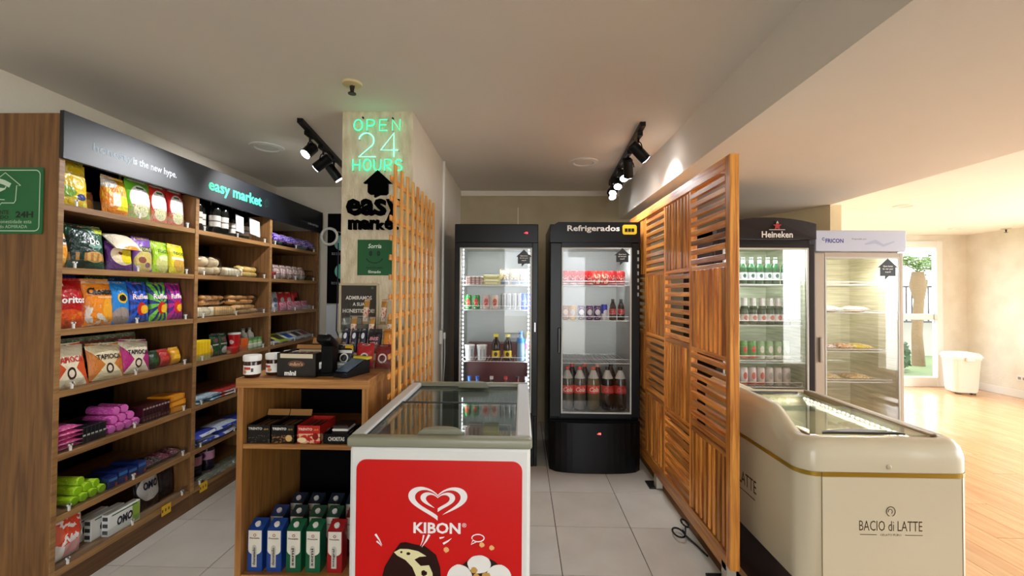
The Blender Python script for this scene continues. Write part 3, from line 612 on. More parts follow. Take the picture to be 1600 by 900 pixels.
def bread(name, label, w, h, d, n, bm_, seed, sliced=False, group=None):
    """clear film bag of buns or a sliced loaf; local -Y faces out"""
    t = thing(name, label, 'bread bag', (0, 0, 0), 90, group)
    rr_ = random.Random(seed)
    for i in range(n):
        if sliced:
            x = -w / 2 + w * (i + .5) / n; q = w / n * .46
            G().rbox(x - q, x + q, -d / 2 * .86, d / 2 * .86, .004, h * .88, min(.012, q * .8), 0, 2, True).build('slice', bm_, t)
        else:
            cols = (n + 1) // 2; x = -w / 2 + w * ((i % cols) + .5) / cols; zc = h * (.27 + .45 * (i // cols)); r_ = w / cols * .52
            g = G().lathe([(r_ * math.sin(math.pi * q / 7), -math.cos(math.pi * q / 7) * h * .27) for q in range(8)], (x, rr_.uniform(-.02, .02), zc), 10); g.build('bun', bm_, t)
    nu, nv = 12, 8; g = G()
    for sg in (-1, 1):
        vs = []; fs = []
        for j in range(nv + 1):
            for i in range(nu + 1):
                x = -w * .52 + w * 1.04 * i / nu; zz = h * 1.03 * j / nv; vs.append((x, sg * pillow_y(x, zz, w * 1.04, h * 1.03, d * 1.15, seed), zz))
        for j in range(nv):
            for i in range(nu): q = (j * 13 + i, j * 13 + i + 1, (j + 1) * 13 + i + 1, (j + 1) * 13 + i); fs.append(q if sg < 0 else q[::-1])
        g.add(vs, fs, 0, True)
    g.build('film_bag', FILM, t, weld=True, angle=80)
    return t
BR = 'bread bags on the second shelf of the middle bay'
t = bread('bun_bag', 'clear bag of round pale buns by the divider on the second shelf', .30, .135, .13, 8, M('E6D3B0', .6, bump=.2, bscale=20), 3, group=BR); t.location = (-2.27, 3.03, SZ[1])
t = bread('flat_bread_bag', 'flat bag of white bread in the middle of the second shelf', .20, .075, .13, 6, WBREAD, 4, True, BR); t.location = (-2.27, 3.285, SZ[1])
t = bread('yellow_bread_bag', 'bag of yellow topped bread right of the flat bread', .24, .095, .13, 6, M('E0C070', .6, bump=.2, bscale=20), 5, group=BR); t.location = (-2.27, 3.515, SZ[1])
BR = 'loaf bags on the third shelf of the middle bay'
for k, (y, w, hz, m_, sl, lb) in enumerate(((2.97, .20, 0, WBREAD, True, 'white sliced loaf bag at the left of the lower row'), (3.20, .22, 0, BUN, True, 'tan sliced loaf bag in the middle of the lower row'), (3.47, .30, 0, BUN, False, 'wide bag of tan buns at the right of the lower row'), (3.09, .24, .078, BUN2, False, 'bag of browned buns lying on the left loaves'), (3.43, .34, .078, BUN2, False, 'long bag of browned buns lying on the right loaves'))):
    t = bread('loaf_bag', lb, w, .078, .14, 10 if sl else 8, m_, 10 + k, sl, BR); t.location = (-2.275, y, SZ[2] + hz)
z = SZ[3]; o0 = None
for k in range(5):
    lb = 'yellow stock cube pack on the fourth shelf, %s of five' % nth(k, 5)
    if o0 is None: o0 = o = carton('seasoning_pack', lb, 'seasoning pack', .026, .06, .135, P('F0CE14', [('s', 2, 'E0A81A', .2, .9), ('r', .5, .12, .5, .1, 'C8B87A')]), (), 'yellow packs on the fourth shelf')
    else: o = dup(o0, (0, 0, 0), None, lb)
    o.location = (-2.215, 2.875 + .0285 * k, z); o.rotation_euler = (0, 0, rad(90))
o = bag('coffee_pouch', 'small brown and gold pouch right of the yellow packs', 'pouch', .07, .09, .04, P('5A3A1E', [('e', .5, .4, .4, .3, 'B8882A'), ('e', .5, .85, .3, .2, 'C8A8A0')], bump=.3), 91, ()); lput(o, 3.045, z, -2.225)
for k, y in enumerate((3.10, 3.185)):
    o = bag('cookie_pouch', '%s dark green cookie pouch on the fourth shelf' % ('left', 'right')[k], 'pouch', .085, .15, .045, P('123A1E', [('e', .55, .75, .3, .1, '6A3A3A'), ('e', .5, .25, .33, .17, 'B9B4AE' if k else '1E4A2A'), ('r', .5, .55, .35, .03, 'A8A090')], bump=.3), 92 + k, (), 'dark green cookie pouches'); lput(o, y, z, -2.225)
o0 = None
for k, (y, x) in enumerate(((3.225, -2.30), (3.31, -2.225))):
    lb = '%s red cup with white lid on the fourth shelf' % ('rear', 'front')[k]
    if o0 is None: o0 = o = bottle('noodle_cup', lb, 'cup', [(0, 0), (.028, 0), (.042, .14), (0, .14)], P('C01A1E', [('e', .5, .6, .2, .12, 'E8D8D0')]), [(.044, .14), (.044, .152), (0, .152)], None, None, 'red cups on the fourth shelf', capm=WHT)
    else: o = dup(o0, (0, 0, 0), None, lb)
    o.location = (x, y, z)
for k, (y, h, c, lb) in enumerate(((3.25, .05, 'B82A20', 'low red tub in front of the red cups'), (3.41, .095, 'E0641E', 'orange tub on the fourth shelf'))):
    bottle('food_tub', lb, 'tub', [(0, 0), (.038, 0), (.045, h - .01), (.0, h - .01)], P(c, [('e', .5, .4, .2, .3, 'E8A07A')]), [(.046, h - .01), (.046, h), (0, h)], None, None, None, capm=M(c, .4)).location = (-2.205 if k == 0 else -2.23, y, z)
o0 = None
for k in range(3):
    lb = 'pale green glass jar with green lid, %s of three on the fourth shelf' % nth(k, 3)
    if o0 is None: o0 = o = bottle('olive_jar', lb, 'jar', [(0, 0), (.026, 0), (.028, .06), (.024, .075), (0, .075)], M('8FA870', .15), [(.026, .073), (.026, .09), (0, .09)], [(.0285, .015), (.0285, .05)], M('D5DCC4', .5), 'olive jars on the fourth shelf', capm=M('4E8A4A', .4))
    else: o = dup(o0, (0, 0, 0), None, lb)
    o.location = (-2.215, 3.48 + .06 * k, z)
o0 = None
for k in range(2):
    lb = '%s white bottle with narrow neck behind the olive jars' % ('left', 'right')[k]
    if o0 is None: o0 = o = bottle('milk_bottle', lb, 'bottle', [(0, 0), (.034, 0), (.034, .09), (.028, .12), (.012, .135), (.012, .155), (0, .155)], M('E0DED8', .3), [(.014, .15), (.014, .165), (0, .165)], None, None, 'white bottles on the fourth shelf', capm=GREY)
    else: o = dup(o0, (0, 0, 0), None, lb)
    o.location = (-2.30, 3.53 + .085 * k, z)
# sachets lying on lower shelves of the middle bay
def sachets(z, y0, y1, n, cols, nm, shelf, w=None, x=-2.25, th=.02, tilt=0, l=.15, lyr=2):
    w = w or (y1 - y0) / n * 1.25
    for k in range(n * lyr):
        c, cn = cols[k % len(cols)]; i = k % n; L_ = k // n
        o = flat_pack(nm, '%s %s, %s, %s%s' % (cn, nm.replace('_', ' '), shelf, '' if lyr == 1 else ('lower layer, ', 'upper layer, ')[L_], nth(i, n)), nm.split('_')[-1], w, l, th, P(c[0], [('r', .5, .5, .3, .25, c[1]), ('n', 6, .6, c[2], 0, 1)], bump=.4), nm.replace('_', ' ') + 's on the ' + shelf, 100 + k)
        o.location = (x + R.uniform(-.01, .01), y0 + (y1 - y0) * (i + .5) / n + .01 * L_, z + th * .95 * L_); o.rotation_euler = (rad(tilt), 0, rad(90 + R.uniform(-10, 10)))
sachets(SZ[4], 2.87, 3.12, 2, [(('B9CCD8', '6A9AB8', 'E8EEF0'), 'pale blue')], 'wipes_pack', 'fifth shelf of the middle bay')
sachets(SZ[4], 3.12, 3.45, 2, [(('C8403A', 'E8D8D0', '6A2A2A'), 'red and white')], 'snack_sachet', 'fifth shelf of the middle bay')
sachets(SZ[5], 2.87, 3.5, 3, [(('C8D4E8', '2A3EA8', 'F0F2F6'), 'white and blue'), (('3A4AB0', 'E0E4F0', '1A2A7A'), 'deep blue')], 'nappy_pack', 'sixth shelf of the middle bay', th=.045, l=.18)
sachets(SZ[6], 2.98, 3.6, 4, [(('8A8C7C', '6A7060', 'C4C6BA'), 'silver green')], 'refill_sachet', 'bottom shelf of the middle bay', th=.018, lyr=1, x=-2.23)
z = SZ[6]
o = bag('detergent_pouch', 'grey and black detergent pouch at the left of the middle bay bottom shelf', 'detergent pouch', .13, .235, .05, P('1A1416', [('e', .5, .55, .46, .4, 'C4C1BC')], bump=.3), 83, (('OMO', 0, .55, .6, .2, '14182A', .05, .1),)); lput(o, 2.905, z, -2.26)
o0 = None
for k in range(2):
    lb = '%s dark purple softener bottle with pink label on the bottom shelf' % ('left', 'right')[k]
    if o0 is None: o0 = o = bottle('softener_bottle', lb, 'bottle', [(0, 0), (.04, 0), (.045, .02), (.045, .15), (.02, .19), (.018, .21), (0, .21)], M('1E1226', .25), [(.02, .205), (.02, .235), (0, .235)], [(.046, .09), (.046, .15)], P('C48AA8', [('e', .5, .5, .2, .3, '5A2A5A')]), 'softener bottles on the bottom shelf', capm=M('2A1A3A', .3))
    else: o = dup(o0, (0, 0, 0), None, lb)
    o.location = (-2.30, 3.02 + .125 * k, z)
# ---------------- bay 3
z = SZ[0]; o0 = None
for k in range(5):
    lb = 'shiny purple coffee bag on the far bay top shelf, %s of five' % nth(k, 5)
    if o0 is None: o0 = o = flat_pack('coffee_bag', lb, 'coffee bag', .15, .16, .085, P('3A1EA0', [('n', 8, .5, 'B8A0E0', .2, 1), ('n', 5, .55, 'C89A5A', 0, .5)], bump=.6), 'purple bags on the far top shelf', 120)
    else: o = dup(o0, (0, 0, 0), None, lb)
    o.location = (-2.26, 3.85 + .145 * k, z + .03); o.rotation_euler = (rad(18), 0, rad(90 + 6 * (-1) ** k))
z = SZ[1]
bottle('food_tub', 'dark red round tub on the far bay second shelf', 'tub', [(0, 0), (.05, 0), (.055, .05), (0, .05)], M('8A1E24', .35), [(.057, .05), (.057, .062), (0, .062)], capm=M('A8303A', .4)).location = (-2.24, 3.78, z)
t = thing('wire_basket', 'black wire basket on the far bay second shelf', 'basket', (-2.26, 4.17, z), 90); g = G()
for q in (0, .05, .10):
    g.tube([(-.31, -.07, q), (.31, -.07, q), (.31, .07, q), (-.31, .07, q)], .002, 5, closed=True)
for k in range(13): x = -.31 + .62 * k / 12; g.tube([(x, -.07, .10), (x, -.07, 0), (x, .07, 0), (x, .07, .10)], .0015, 4)
g.build('wires', BLK, t)
o0 = None
for k in range(5):
    lb = 'pale wrapped biscuit pack in the black wire basket, %s of five' % nth(k, 5)
    if o0 is None: o0 = o = bag('biscuit_pack', lb, 'biscuit pack', .10, .12, .06, P('D8C8B8', [('n', 7, .5, 'C0909A', 0, 1)], bump=.5), 130, (), 'biscuit packs in the wire basket', 8, 8)
    else: o = dup(o0, (0, 0, 0), None, lb)
    lput(o, 3.95 + .11 * k, z + .004, -2.26, 90, -10)
z = SZ[2]
for k, (c, c2, y, nm) in enumerate((('16161E', 'D8D8DC', 3.77, 'black and white'), ('1A1A22', 'C8C8CC', 3.88, 'dark grey labelled'), ('DADCE4', '6A7AA0', 3.98, 'white'), ('C81E22', 'E8E0DC', 4.10, 'bright red'), ('D0282A', 'F0D8D0', 4.22, 'light red'), ('C42226', '1A1A1E', 4.35, 'red and black'))):
    o = bag('candy_pouch', nm + ' candy pouch standing on the far bay third shelf', 'candy pouch', .115, .165, .04, P(c, [('e', .5, .6, .3, .14, c2), ('e', .5, .3, .25, .1, c2)], bump=.4), 140 + k, (), 'candy pouches on the far third shelf', 8, 8); lput(o, y, z, -2.30, 90, -6)
for k in range(4):
    o = bag('candy_bag', 'small pink candy bag in front of the pouches, %s of four' % nth(k, 4), 'candy bag', .12, .075, .04, P('C88A98', [('n', 9, .5, '8A3A4A', 0, 1)], bump=.5), 150, (), 'pink candy bags on the far third shelf', 8, 8) if k == 0 else dup(o0, (0, 0, 0), None, 'small pink candy bag in front of the pouches, %s of four' % nth(k, 4))
    if k == 0: o0 = o
    lput(o, 3.98 + .13 * k, z, -2.215)
z = SZ[3]
for k, (c, c2, y, nm) in enumerate((('D8D4CC', '3A2A2A', 3.80, 'white and brown'), ('C8D81E', '3A3A2A', 3.96, 'yellow green'), ('D6E0EC', '2A5AA8', 4.12, 'blue and white'), ('DCDCD8', '2A2C30', 4.28, 'black and white'), ('B8C0C4', '7A3A3A', 4.42, 'grey'))):
    o = carton('candy_tray', nm + ' candy sachet on the sloped rack of the far bay', 'sachet', .15, .16, .014, P(c, [('r', .5, .5, .3, .4, c2)], u='X'), (), 'sachets on the sloped rack'); o.location = (-2.26, y, z + .035); o.rotation_euler = (rad(24), 0, rad(90))
    G().rbox(-.05, .05, -.045, .045, .0141, .0155, .0005).build('paper_label', P(c2, [('r', .5, .5, .4, .4, c)], u='Y'), o)
sachets(SZ[4], 3.72, 4.2, 3, [(('8A3A30', 'C8B8A0', '3A2A2A'), 'rust red')], 'jerky_sachet', 'fifth shelf of the far bay', lyr=1)

# ================================================================ COLUMN SIGNS
CYF = 2.70
t = thing('neon_sign', 'green neon sign reading open 24 hours on the column', 'neon sign', (-.91, CYF, 2.37))
NEON = M((.05, .80, .36), .3, em=.62); NEONW = M((.20, .85, .55), .3, em=.7)
def arc(cx, cz, rx, rz, a0, a1, n=12): return [(cx + rx * math.cos(rad(a0 + (a1 - a0) * k / n)), cz + rz * math.sin(rad(a0 + (a1 - a0) * k / n))) for k in range(n + 1)]
GL = {
 'O': [arc(.5, .5, .5, .5, 80, 440, 20)], 'P': [[(0, 0), (0, 1), (.5, 1)] + arc(.5, .72, .42, .28, 90, -90, 8) + [(0, .44)]],
 'E': [[(.9, 1), (0, 1), (0, 0), (.9, 0)], [(0, .52), (.75, .52)]], 'N': [[(0, 0), (0, 1), (.9, 0), (.9, 1)]],
 'H': [[(0, 0), (0, 1)], [(.9, 0), (.9, 1)], [(0, .5), (.9, .5)]], 'U': [[(0, 1), (0, .4)] + arc(.45, .4, .45, .4, 180, 360, 8) + [(.9, 1)]],
 'R': [[(0, 0), (0, 1), (.5, 1)] + arc(.5, .74, .38, .26, 90, -90, 8) + [(.1, .48), (.85, 0)]],
 'S': [arc(.45, .74, .4, .26, 20, 270, 10) + arc(.45, .25, .42, .25, 90, -160, 10)],
 '2': [arc(.45, .68, .45, .32, 170, -40, 12) + [(0, 0), (1.0, 0)]], '4': [[(.95, .28), (0, .28), (.72, 1), (.72, 0)]]}
def neon(ch, x, z, wd, h):
    g = G(); g2 = G()
    for st in GL[ch]:
        pts = [(x + p[0] * wd, -.022, z + p[1] * h) for p in st]; g.tube(pts, .0042, 6)
    o = g.build('letter_tube', NEON if ch in 'OPENHURS' else NEONW, t)
    p = GL[ch][0][0]; G().cyl((x + p[0] * wd, 0, z + p[1] * h), (x + p[0] * wd, -.02, z + p[1] * h), .004, n=6).build('standoff', CHROME, o)
for k, ch in enumerate('OPEN'): neon(ch, -.150 + .081 * k, .088, .052, .068)
neon('2', -.118, -.078, .105, .15); neon('4', .020, -.078, .115, .15)
for k, ch in enumerate('HOURS'): neon(ch, -.155 + .067 * k, -.165, .048, .070)
for x, z in ((-1.01, 2.545), (-.82, 2.54)):
    tag(G().cyl((x, CYF, z), (x, CYF - .012, z), .006, n=8).build('wall_screw', BLK), '%s small dark screw above the neon sign' % ('left' if x < -.9 else 'right'), 'screw', 'screws above the neon sign')
tag(G().prism([(-.09, .0), (0, .082), (.09, .0), (.062, 0), (.062, -.06), (.05, -.072), (.012, -.072), (-.022, -.088), (-.018, -.07), (-.05, -.07), (-.062, -.058), (-.062, 0)], -.03, 0).xf(Matrix.Translation((-.905, CYF, 2.125))).build('house_plaque', M('020202', .9, spec=.05)), 'black raised house shaped speech bubble above the easy lettering', 'plaque')
def word(body, x0, z, wds, h, lab, bold):
    t = thing('raised_lettering', lab, 'lettering', (0, CYF, z))
    x = x0
    for ch, wd in zip(body, wds): G().text(ch, x + wd / 2, 0 if ch not in 'y' else -.018, wd * .98, h if ch != 'y' else h * 1.3, 0, .028, bold * .6).build('letter', M('020202', .9, spec=.05), t); x += wd
word('easy', -1.105, 1.975, (.092, .085, .075, .085), .105, 'large black raised letters spelling easy on the column', .05)
word('market', -1.09, 1.865, (.082, .055, .04, .052, .05, .035), .062, 'smaller black raised letters spelling market under easy', .05)
t = thing('green_notice', 'dark green smiling face filming notice on the column', 'sign', (-.925, CYF, 1.66))
G().rbox(-.11, .11, -.006, 0, -.112, .112, .002).build('plate', M('0B5A2E', .35), t)
G().text('Sorria', .0, .072, .085, .028, -.0065, 0, .02, shear=.2).text('filmado', .0, -.09, .08, .018, -.0065, 0, .01).build('white_print', M('E2EFE0', .5), t)
g = G().ribbon(arc(0, .01, .055, .045, 200, 340, 12), .006, -.0065).ribbon(arc(-.025, .025, .006, .013, 0, 360, 10), .009, -.0065).ribbon(arc(.025, .025, .006, .013, 0, 360, 10), .009, -.0065)
g.text('VOCE ESTA SENDO', 0, -.065, .11, .012, -.0065, 0, .03); g.build('dark_print', M('062414', .5), t)
t = thing('framed_notice', 'framed dark notice reading admiramos a sua honestidade', 'framed sign', (-1.02, CYF, 1.328))
G().rbox(-.122, .122, -.012, 0, -.165, .165, .002).build('board', M('2E2A24', .3), t)
g = G().rbox(-.125, .125, -.02, 0, .155, .168, .003).rbox(-.125, .125, -.02, 0, -.168, -.145, .003).rbox(-.125, -.110, -.02, 0, -.145, .155, .003).rbox(.112, .125, -.02, 0, -.145, .155, .003)
g.build('frame', M('BFB193', .5), t)
G().text('ADMIRAMOS', 0, .078, .165, .024, -.0125, 0, .02).text('A SUA', 0, .038, .075, .022, -.0125, 0, .02).text('HONESTIDADE!', 0, -.004, .20, .024, -.0125, 0, .02).box(-.05, .05, -.0135, -.0125, -.038, -.036).build('white_print', M('F0ECE4', .5), t)
G().rbox(-.115, .11, -.016, -.0125, -.15, -.05, .001).build('clear_pocket', ACR, t)
G().cyl((.085, -.012, .14), (.085, -.014, .14), .008, n=10).build('corner_mark', M('3A6A4A', .4), t)
# info board on the back left wall, seen beside the column
t = thing('info_board', 'black instruction board with numbered circles on the back left wall', 'board', (-1.76, 4.676, 1.8))
G().rbox(-.36, .36, -.02, 0, -.49, .49, .003).build('board', M('030304', .7, spec=.1), t)
for x, z, c, n_ in ((-.20, .17, '8AC4C0', '1'), (.1, .17, '8AC4C0', '2'), (-.19, -.14, '6AB8A8', '3'), (.1, -.14, '6AB8A8', '4')):
    o = G().prism(arc(x, z, .085, .085, 0, 360, 24)[:-1], -.0215, -.020).build('circle', M(c, .4), t); G().text(n_, x + .01, z, None, .09, -.022, 0, .02).build('number', M('0E2A34', .5), o)
g = G()
for z in (.06, .045, -.26, -.275): g.text('faca tudo voce mesmo', -.19, z, .24, .011, -.0205)
g.text('Pegue', -.2, .285, .1, .02, -.0205); g.build('lettering', M('C8CCCC', .5), t)
t = thing('ring_lamp', 'white ring shaped lamp standing out beside the instruction board', 'ring', (-2.03, 4.50, 2.02))
G().tube([(.085 * math.cos(a * .2618), 0, .085 * math.sin(a * .2618)) for a in range(24)], .014, 8, closed=True).build('ring', WHT, t)
G().cyl((0, .0, .095), (0, .18, .095), .008, n=8).build('bracket', BLK, t)
tag(G().rbox(-2.10, -1.5, 4.60, 4.676, 0, 1.30, .004).build('white_cabinet', M('D9DEE6', .4)), 'tall white panel under the instruction board', 'cabinet')
t = thing('wall_cable', 'thin dark cable hanging beside the framed notice', 'cable', (0, 0, 0)); t2 = t
G().tube([(-1.155, 2.69, 1.75), (-1.152, 2.68, 1.45), (-1.158, 2.685, 1.2), (-1.10, 2.62, 1.13), (-1.03, 2.56, 1.15), (-.985, 2.52, 1.06), (-.99, 2.5, 1.03)], .004, 6).build('cord', BLK, t)
# outlet on the side wall by the first fridge
t = thing('wall_outlet', 'white plug box on the side wall left of the first fridge', 'outlet', (-.695, 3.70, 1.06)); G().rbox(0, .03, -.05, .05, -.06, .06, .006).build('cover', WHT, t); G().rbox(.03, .05, -.03, .03, -.02, .04, .006).build('plug', WHT, t)
G().tube([(.04, 0, -.02), (.04, .0, -.2), (.02, .04, -.5)], .004, 6).build('lead', WHT, t)
t = thing('hall_outlet', 'white outlet low on the right hall wall', 'outlet', (7.05, 6.25, .28)); G().rbox(-.012, 0, -.06, .06, -.04, .04, .003).build('cover', WHT, t)
for s in (-.03, .03): G().rbox(-.014, -.012, s - .018, s + .018, -.018, .018, .002).build('socket', GREY, t)

# ================================================================ CEILING THINGS
def downlight(x, y, z, lab, r=.125, grp='recessed ceiling lights'):
    t = thing('downlight', lab, 'ceiling light', (x, y, z), 0, grp)
    G().lathe([(r, 0), (r, -.006), (r * .72, -.012), (r * .66, -.004)], n=32).build('trim_ring', WHT, t); G().lathe([(r * .66, -.002), (0, -.002)], n=24).build('lens', M('4A443A', .4), t)
downlight(-2.03, 3.37, CZ, 'round recessed ceiling light over the shelf aisle'); downlight(.534, 3.76, CZ, 'round recessed ceiling light in front of the fridges')
downlight(4.09, 4.7, 2.40, 'nearer small recessed light in the hall ceiling', .10); downlight(6.23, 6.3, 2.40, 'farther small recessed light in the hall ceiling', .10)
def sprinkler(x, y, z, lab, c):
    t = thing('sprinkler', lab, 'sprinkler', (x, y, z)); G().lathe([(.055, 0), (.05, -.010), (.02, -.014), (0, -.014)], n=20).build('plate', M(c, .5), t)
    G().cyl((0, 0, -.012), (0, 0, -.055), .010, .007, 8).cyl((0, 0, -.055), (0, 0, -.059), .022, n=12).cyl((.012, 0, -.012), (.006, 0, -.05), .003, n=5).cyl((-.012, 0, -.012), (-.006, 0, -.05), .003, n=5).build('nozzle', M('2A2620', .4, .5), t)
sprinkler(-.936, 2.33, CZ, 'fire sprinkler with cream disc on the shop ceiling', 'D8C896'); sprinkler(6.88, 6.28, 2.40, 'fire sprinkler on the far hall ceiling', 'CFC8BA')
LED = M((1, 1, 1), .3, em=14)
def track(x0, y0, x1, y1, heads, lab):
    t = thing('track_light', lab, 'track light', (x0, y0, CZ)); d = Vector((x1 - x0, y1 - y0, 0)); L_ = d.length; d.normalize(); s = Vector((-d.y, d.x, 0)) * .018
    a = Vector((0, 0, 0)); b = d * L_
    g = G(); vs = []
    for p in (a, b):
        for q, zz in ((s, 0), (-s, 0), (-s, -.03), (s, -.03)): vs.append(p + q + Vector((0, 0, zz)))
    g.add(vs, [(0, 1, 2, 3), (7, 6, 5, 4), (0, 4, 5, 1), (1, 5, 6, 2), (2, 6, 7, 3), (3, 7, 4, 0)]); g.build('track', BLK, t)
    for f, aim, en, ln in heads:
        p = d * L_ * f + Vector((0, 0, -.03)); aim = Vector(aim).normalized(); c = p + Vector((0, 0, -.12))
        g = G().box(p.x - .018, p.x + .018, p.y - .05, p.y + .05, p.z - .025, p.z); g.cyl(p + Vector((0, 0, -.02)), p + Vector((0, 0, -.06)), .008, n=8)
        sd = aim.cross(Vector((0, 0, 1))).normalized() * .045; rg = [c + sd * math.cos(rad(q)) + Vector((0, 0, .065)) * math.sin(rad(q)) for q in range(0, 181, 15)]; g.tube(rg, .004, 6)
        h0 = c - aim * ln * .45; h1 = c + aim * ln * .55; g.cyl(h0, h1, .038, n=20); g.cyl(h0 - aim * .012, h0, .028, .036, 20)
        o = g.build('spot_head', BLK, t)
        G().cyl(h1 + aim * .0005, h1 + aim * .003, .033, n=20).build('lens', LED, o)
        if en: spot('spot_lamp', Vector((x0, y0, CZ)) + h1 + aim * .012, aim, en, 95, r=.035)
track(-1.47, 2.80, -1.63, 3.95, [(.17, (-.35, -.55, -.72), 24, .09), (.42, (-.75, .1, -.5), 22, .13), (.66, (.5, .3, -.75), 8, .13)], 'black ceiling track with spotlights left of the column')
track(.80, 2.87, .90, 4.40, [(.10, (.72, .25, -.62), 10, .14), (.36, (.2, .6, -.8), 10, .14), (.50, (.0, -.6, -.75), 10, .08), (.68, (-.2, -.55, -.8), 10, .08), (.85, (-.35, -.5, -.75), 10, .08), (.96, (.1, -.5, -.8), 10, .08)], 'black ceiling track with six spotlights near the beam')

# ================================================================ TRELLIS beside the column
t = thing('wooden_trellis', 'tall light wooden lattice screen beside the column', 'trellis', (-.655, 2.2, 0))
for k in range(9):
    y = .12 * k
    G().rbox(-.004, .009, y - .014, y + .014, .06, 2.10, .0015).build('upright_slat', TRV, t)
for k in range(20):
    z = .12 + .1 * k; G().rbox(-.0135, -.0045, -.045, .99, z - .014, z + .014, .0015).build('cross_slat', TRH, t)

# ================================================================ PAYMENT COUNTER
t = thing('payment_counter', 'open fronted wooden checkout counter with shelves', 'counter', (0, 0, 0)); cx0, cx1, cy0, cy1 = -1.385, -.735, 2.075, 2.66
G().rbox(cx0, cx1, cy0, cy1, .975, 1.02, .002).build('counter_top', WOODCX, t)
for a in (cx0 + .004, cx1 - .034): G().rbox(a, a + .030, cy0 + .008, cy1, 0, .975, .0015).build('side_panel', WOODC, t)
for z in (.70, .07): G().rbox(cx0 + .034, cx1 - .034, cy0 + .012, cy1 - .02, z - .022, z, .001).build('shelf', WOODCX, t)
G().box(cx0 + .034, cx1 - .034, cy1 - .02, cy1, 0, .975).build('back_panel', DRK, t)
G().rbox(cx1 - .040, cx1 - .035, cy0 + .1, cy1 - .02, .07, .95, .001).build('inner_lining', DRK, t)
# on top
JAR = M('3A160A', .15); z = 1.02; o0 = None
for k, (x, y, lb) in enumerate(((-1.335, 2.125, 'front left hazelnut spread jar with white lid on the counter'), (-1.262, 2.19, 'second hazelnut spread jar turned to show its back label'), (-1.225, 2.29, 'third hazelnut spread jar half hidden behind the sweets box'), (-1.18, 2.44, 'rear jar with white lid behind the sweets box'))):
    if o0 is None: o0 = o = bottle('spread_jar', lb, 'jar', [(0, 0), (.033, 0), (.038, .01), (.038, .072), (.035, .083), (0, .083)], JAR, [(.040, .080), (.0415, .084), (.0415, .104), (.039, .108), (0, .108)], [(.0386, .016), (.0386, .060)], P('EDEAE4', [('r', .45, .68, .22, .14, 'C8341E'), ('e', .3, .3, .13, .2, 'C88A4A'), ('r', .75, .5, .06, .2, '3A302A')]), 'spread jars on the counter', 20, capm=M('F0EEEA', .35))
    else: o = dup(o0, (0, 0, 0), None, lb)
    o.location = (x, y, z); o.rotation_euler = (0, 0, rad((0, 150, 80, 40)[k]))
def open_box(name, lab, cat, w, d, h, mat, th=.002, flap=0, texts=(), inner=None):
    t = thing(name, lab, cat); g = G().box(-w / 2, w / 2, -d / 2, -d / 2 + th, 0, h).box(-w / 2, w / 2, d / 2 - th, d / 2, 0, h).box(-w / 2, -w / 2 + th, -d / 2, d / 2, 0, h).box(w / 2 - th, w / 2, -d / 2, d / 2, 0, h).box(-w / 2, w / 2, -d / 2, d / 2, 0, th)
    g.build('tray', mat, t)
    if flap: G().prism([(d / 2 - .001, h), (d / 2, h), (d / 2 + flap * .4, h + flap), (d / 2 + flap * .4 - .002, h + flap)], -w / 2, w / 2, 'X').build('lid_flap', M('A8773E', .7), t)
    for body, cx, cz, tw, th_, colr, bold, shr in texts: G().text(body, cx * w, cz * h, tw * w, th_ * h, -d / 2 - .001, 0, bold, 0, shr).build('lettering', M(colr, .4), t)
    return t
t = open_box('sweets_box', 'dark brown display box of sweets with cream label on the counter', 'display box', .20, .17, .118, P('0C0604', [('r', .5, .88, .42, .09, 'D8CBB0'), ('e', .5, .55, .22, .14, '6A4030')]), flap=.02, texts=(("m&m's", .0, .55, .34, .16, 'C8A080', .03, .1), ("mini", -.15, .16, .3, .2, 'F0EEEA', .05, 0)))
t.location = (-1.11, 2.21, 1.02); t.rotation_euler = (0, 0, rad(-3))
g = G().text("m&m's", 0, .06, .11, .05, -.001, 0, .05).xf(Matrix.Translation((.1005, 0, 0)) @ Matrix.Rotation(rad(90), 4, 'Z')); g.build('side_lettering', M('E8E6E2', .5), t)
o0 = None
for k in range(5):
    lb = 'brown sweets tube standing inside the display box, %s of five' % nth(k, 5)
    if o0 is None: o0 = o = carton('sweets_tube', lb, 'sweets packet', .028, .10, .105, P('4A2818', [('r', .5, .8, .5, .1, 'B8865A')]), (), 'sweets tubes in the display box')
    else: o = dup(o0, (0, 0, 0), None, lb)
    o.location = (-1.186 + .038 * k, 2.215, 1.0225)
t = open_box('cardboard_box', 'second open box with tan cardboard flaps behind the sweets box', 'display box', .20, .13, .125, M('2A1A12', .6), flap=.03); t.location = (-1.10, 2.40, 1.02)
# barcode scanner on its stand
t = thing('barcode_scanner', 'black barcode scanner standing on the counter', 'scanner', (-.985, 2.20, 1.02)); 
G().rbox(-.045, .045, -.055, .055, 0, .014, .006, 0, 2, True).build('base', M('040404', .5, spec=.2), t)
G().prism([(-.028, .012), (.034, .012), (.03, .085), (.036, .13), (-.020, .15), (-.026, .09)], -.030, .030, 'X').build('stand', M('030303', .5, spec=.2), t)
hd = G().rbox(-.036, .036, -.07, .055, -.022, .022, .014, 0, 3, True).xf(Matrix.Translation((0, -.008, .165)) @ Matrix.Rotation(rad(-28), 4, 'X')).build('scan_head', M('050506', .35, spec=.3), t)
G().rbox(-.024, .024, -.04, .03, .0225, .026, .001, 0, 1).xf(Matrix.Translation((0, -.008, .165)) @ Matrix.Rotation(rad(-28), 4, 'X')).build('top_window', M('C8CCD2', .2), hd)
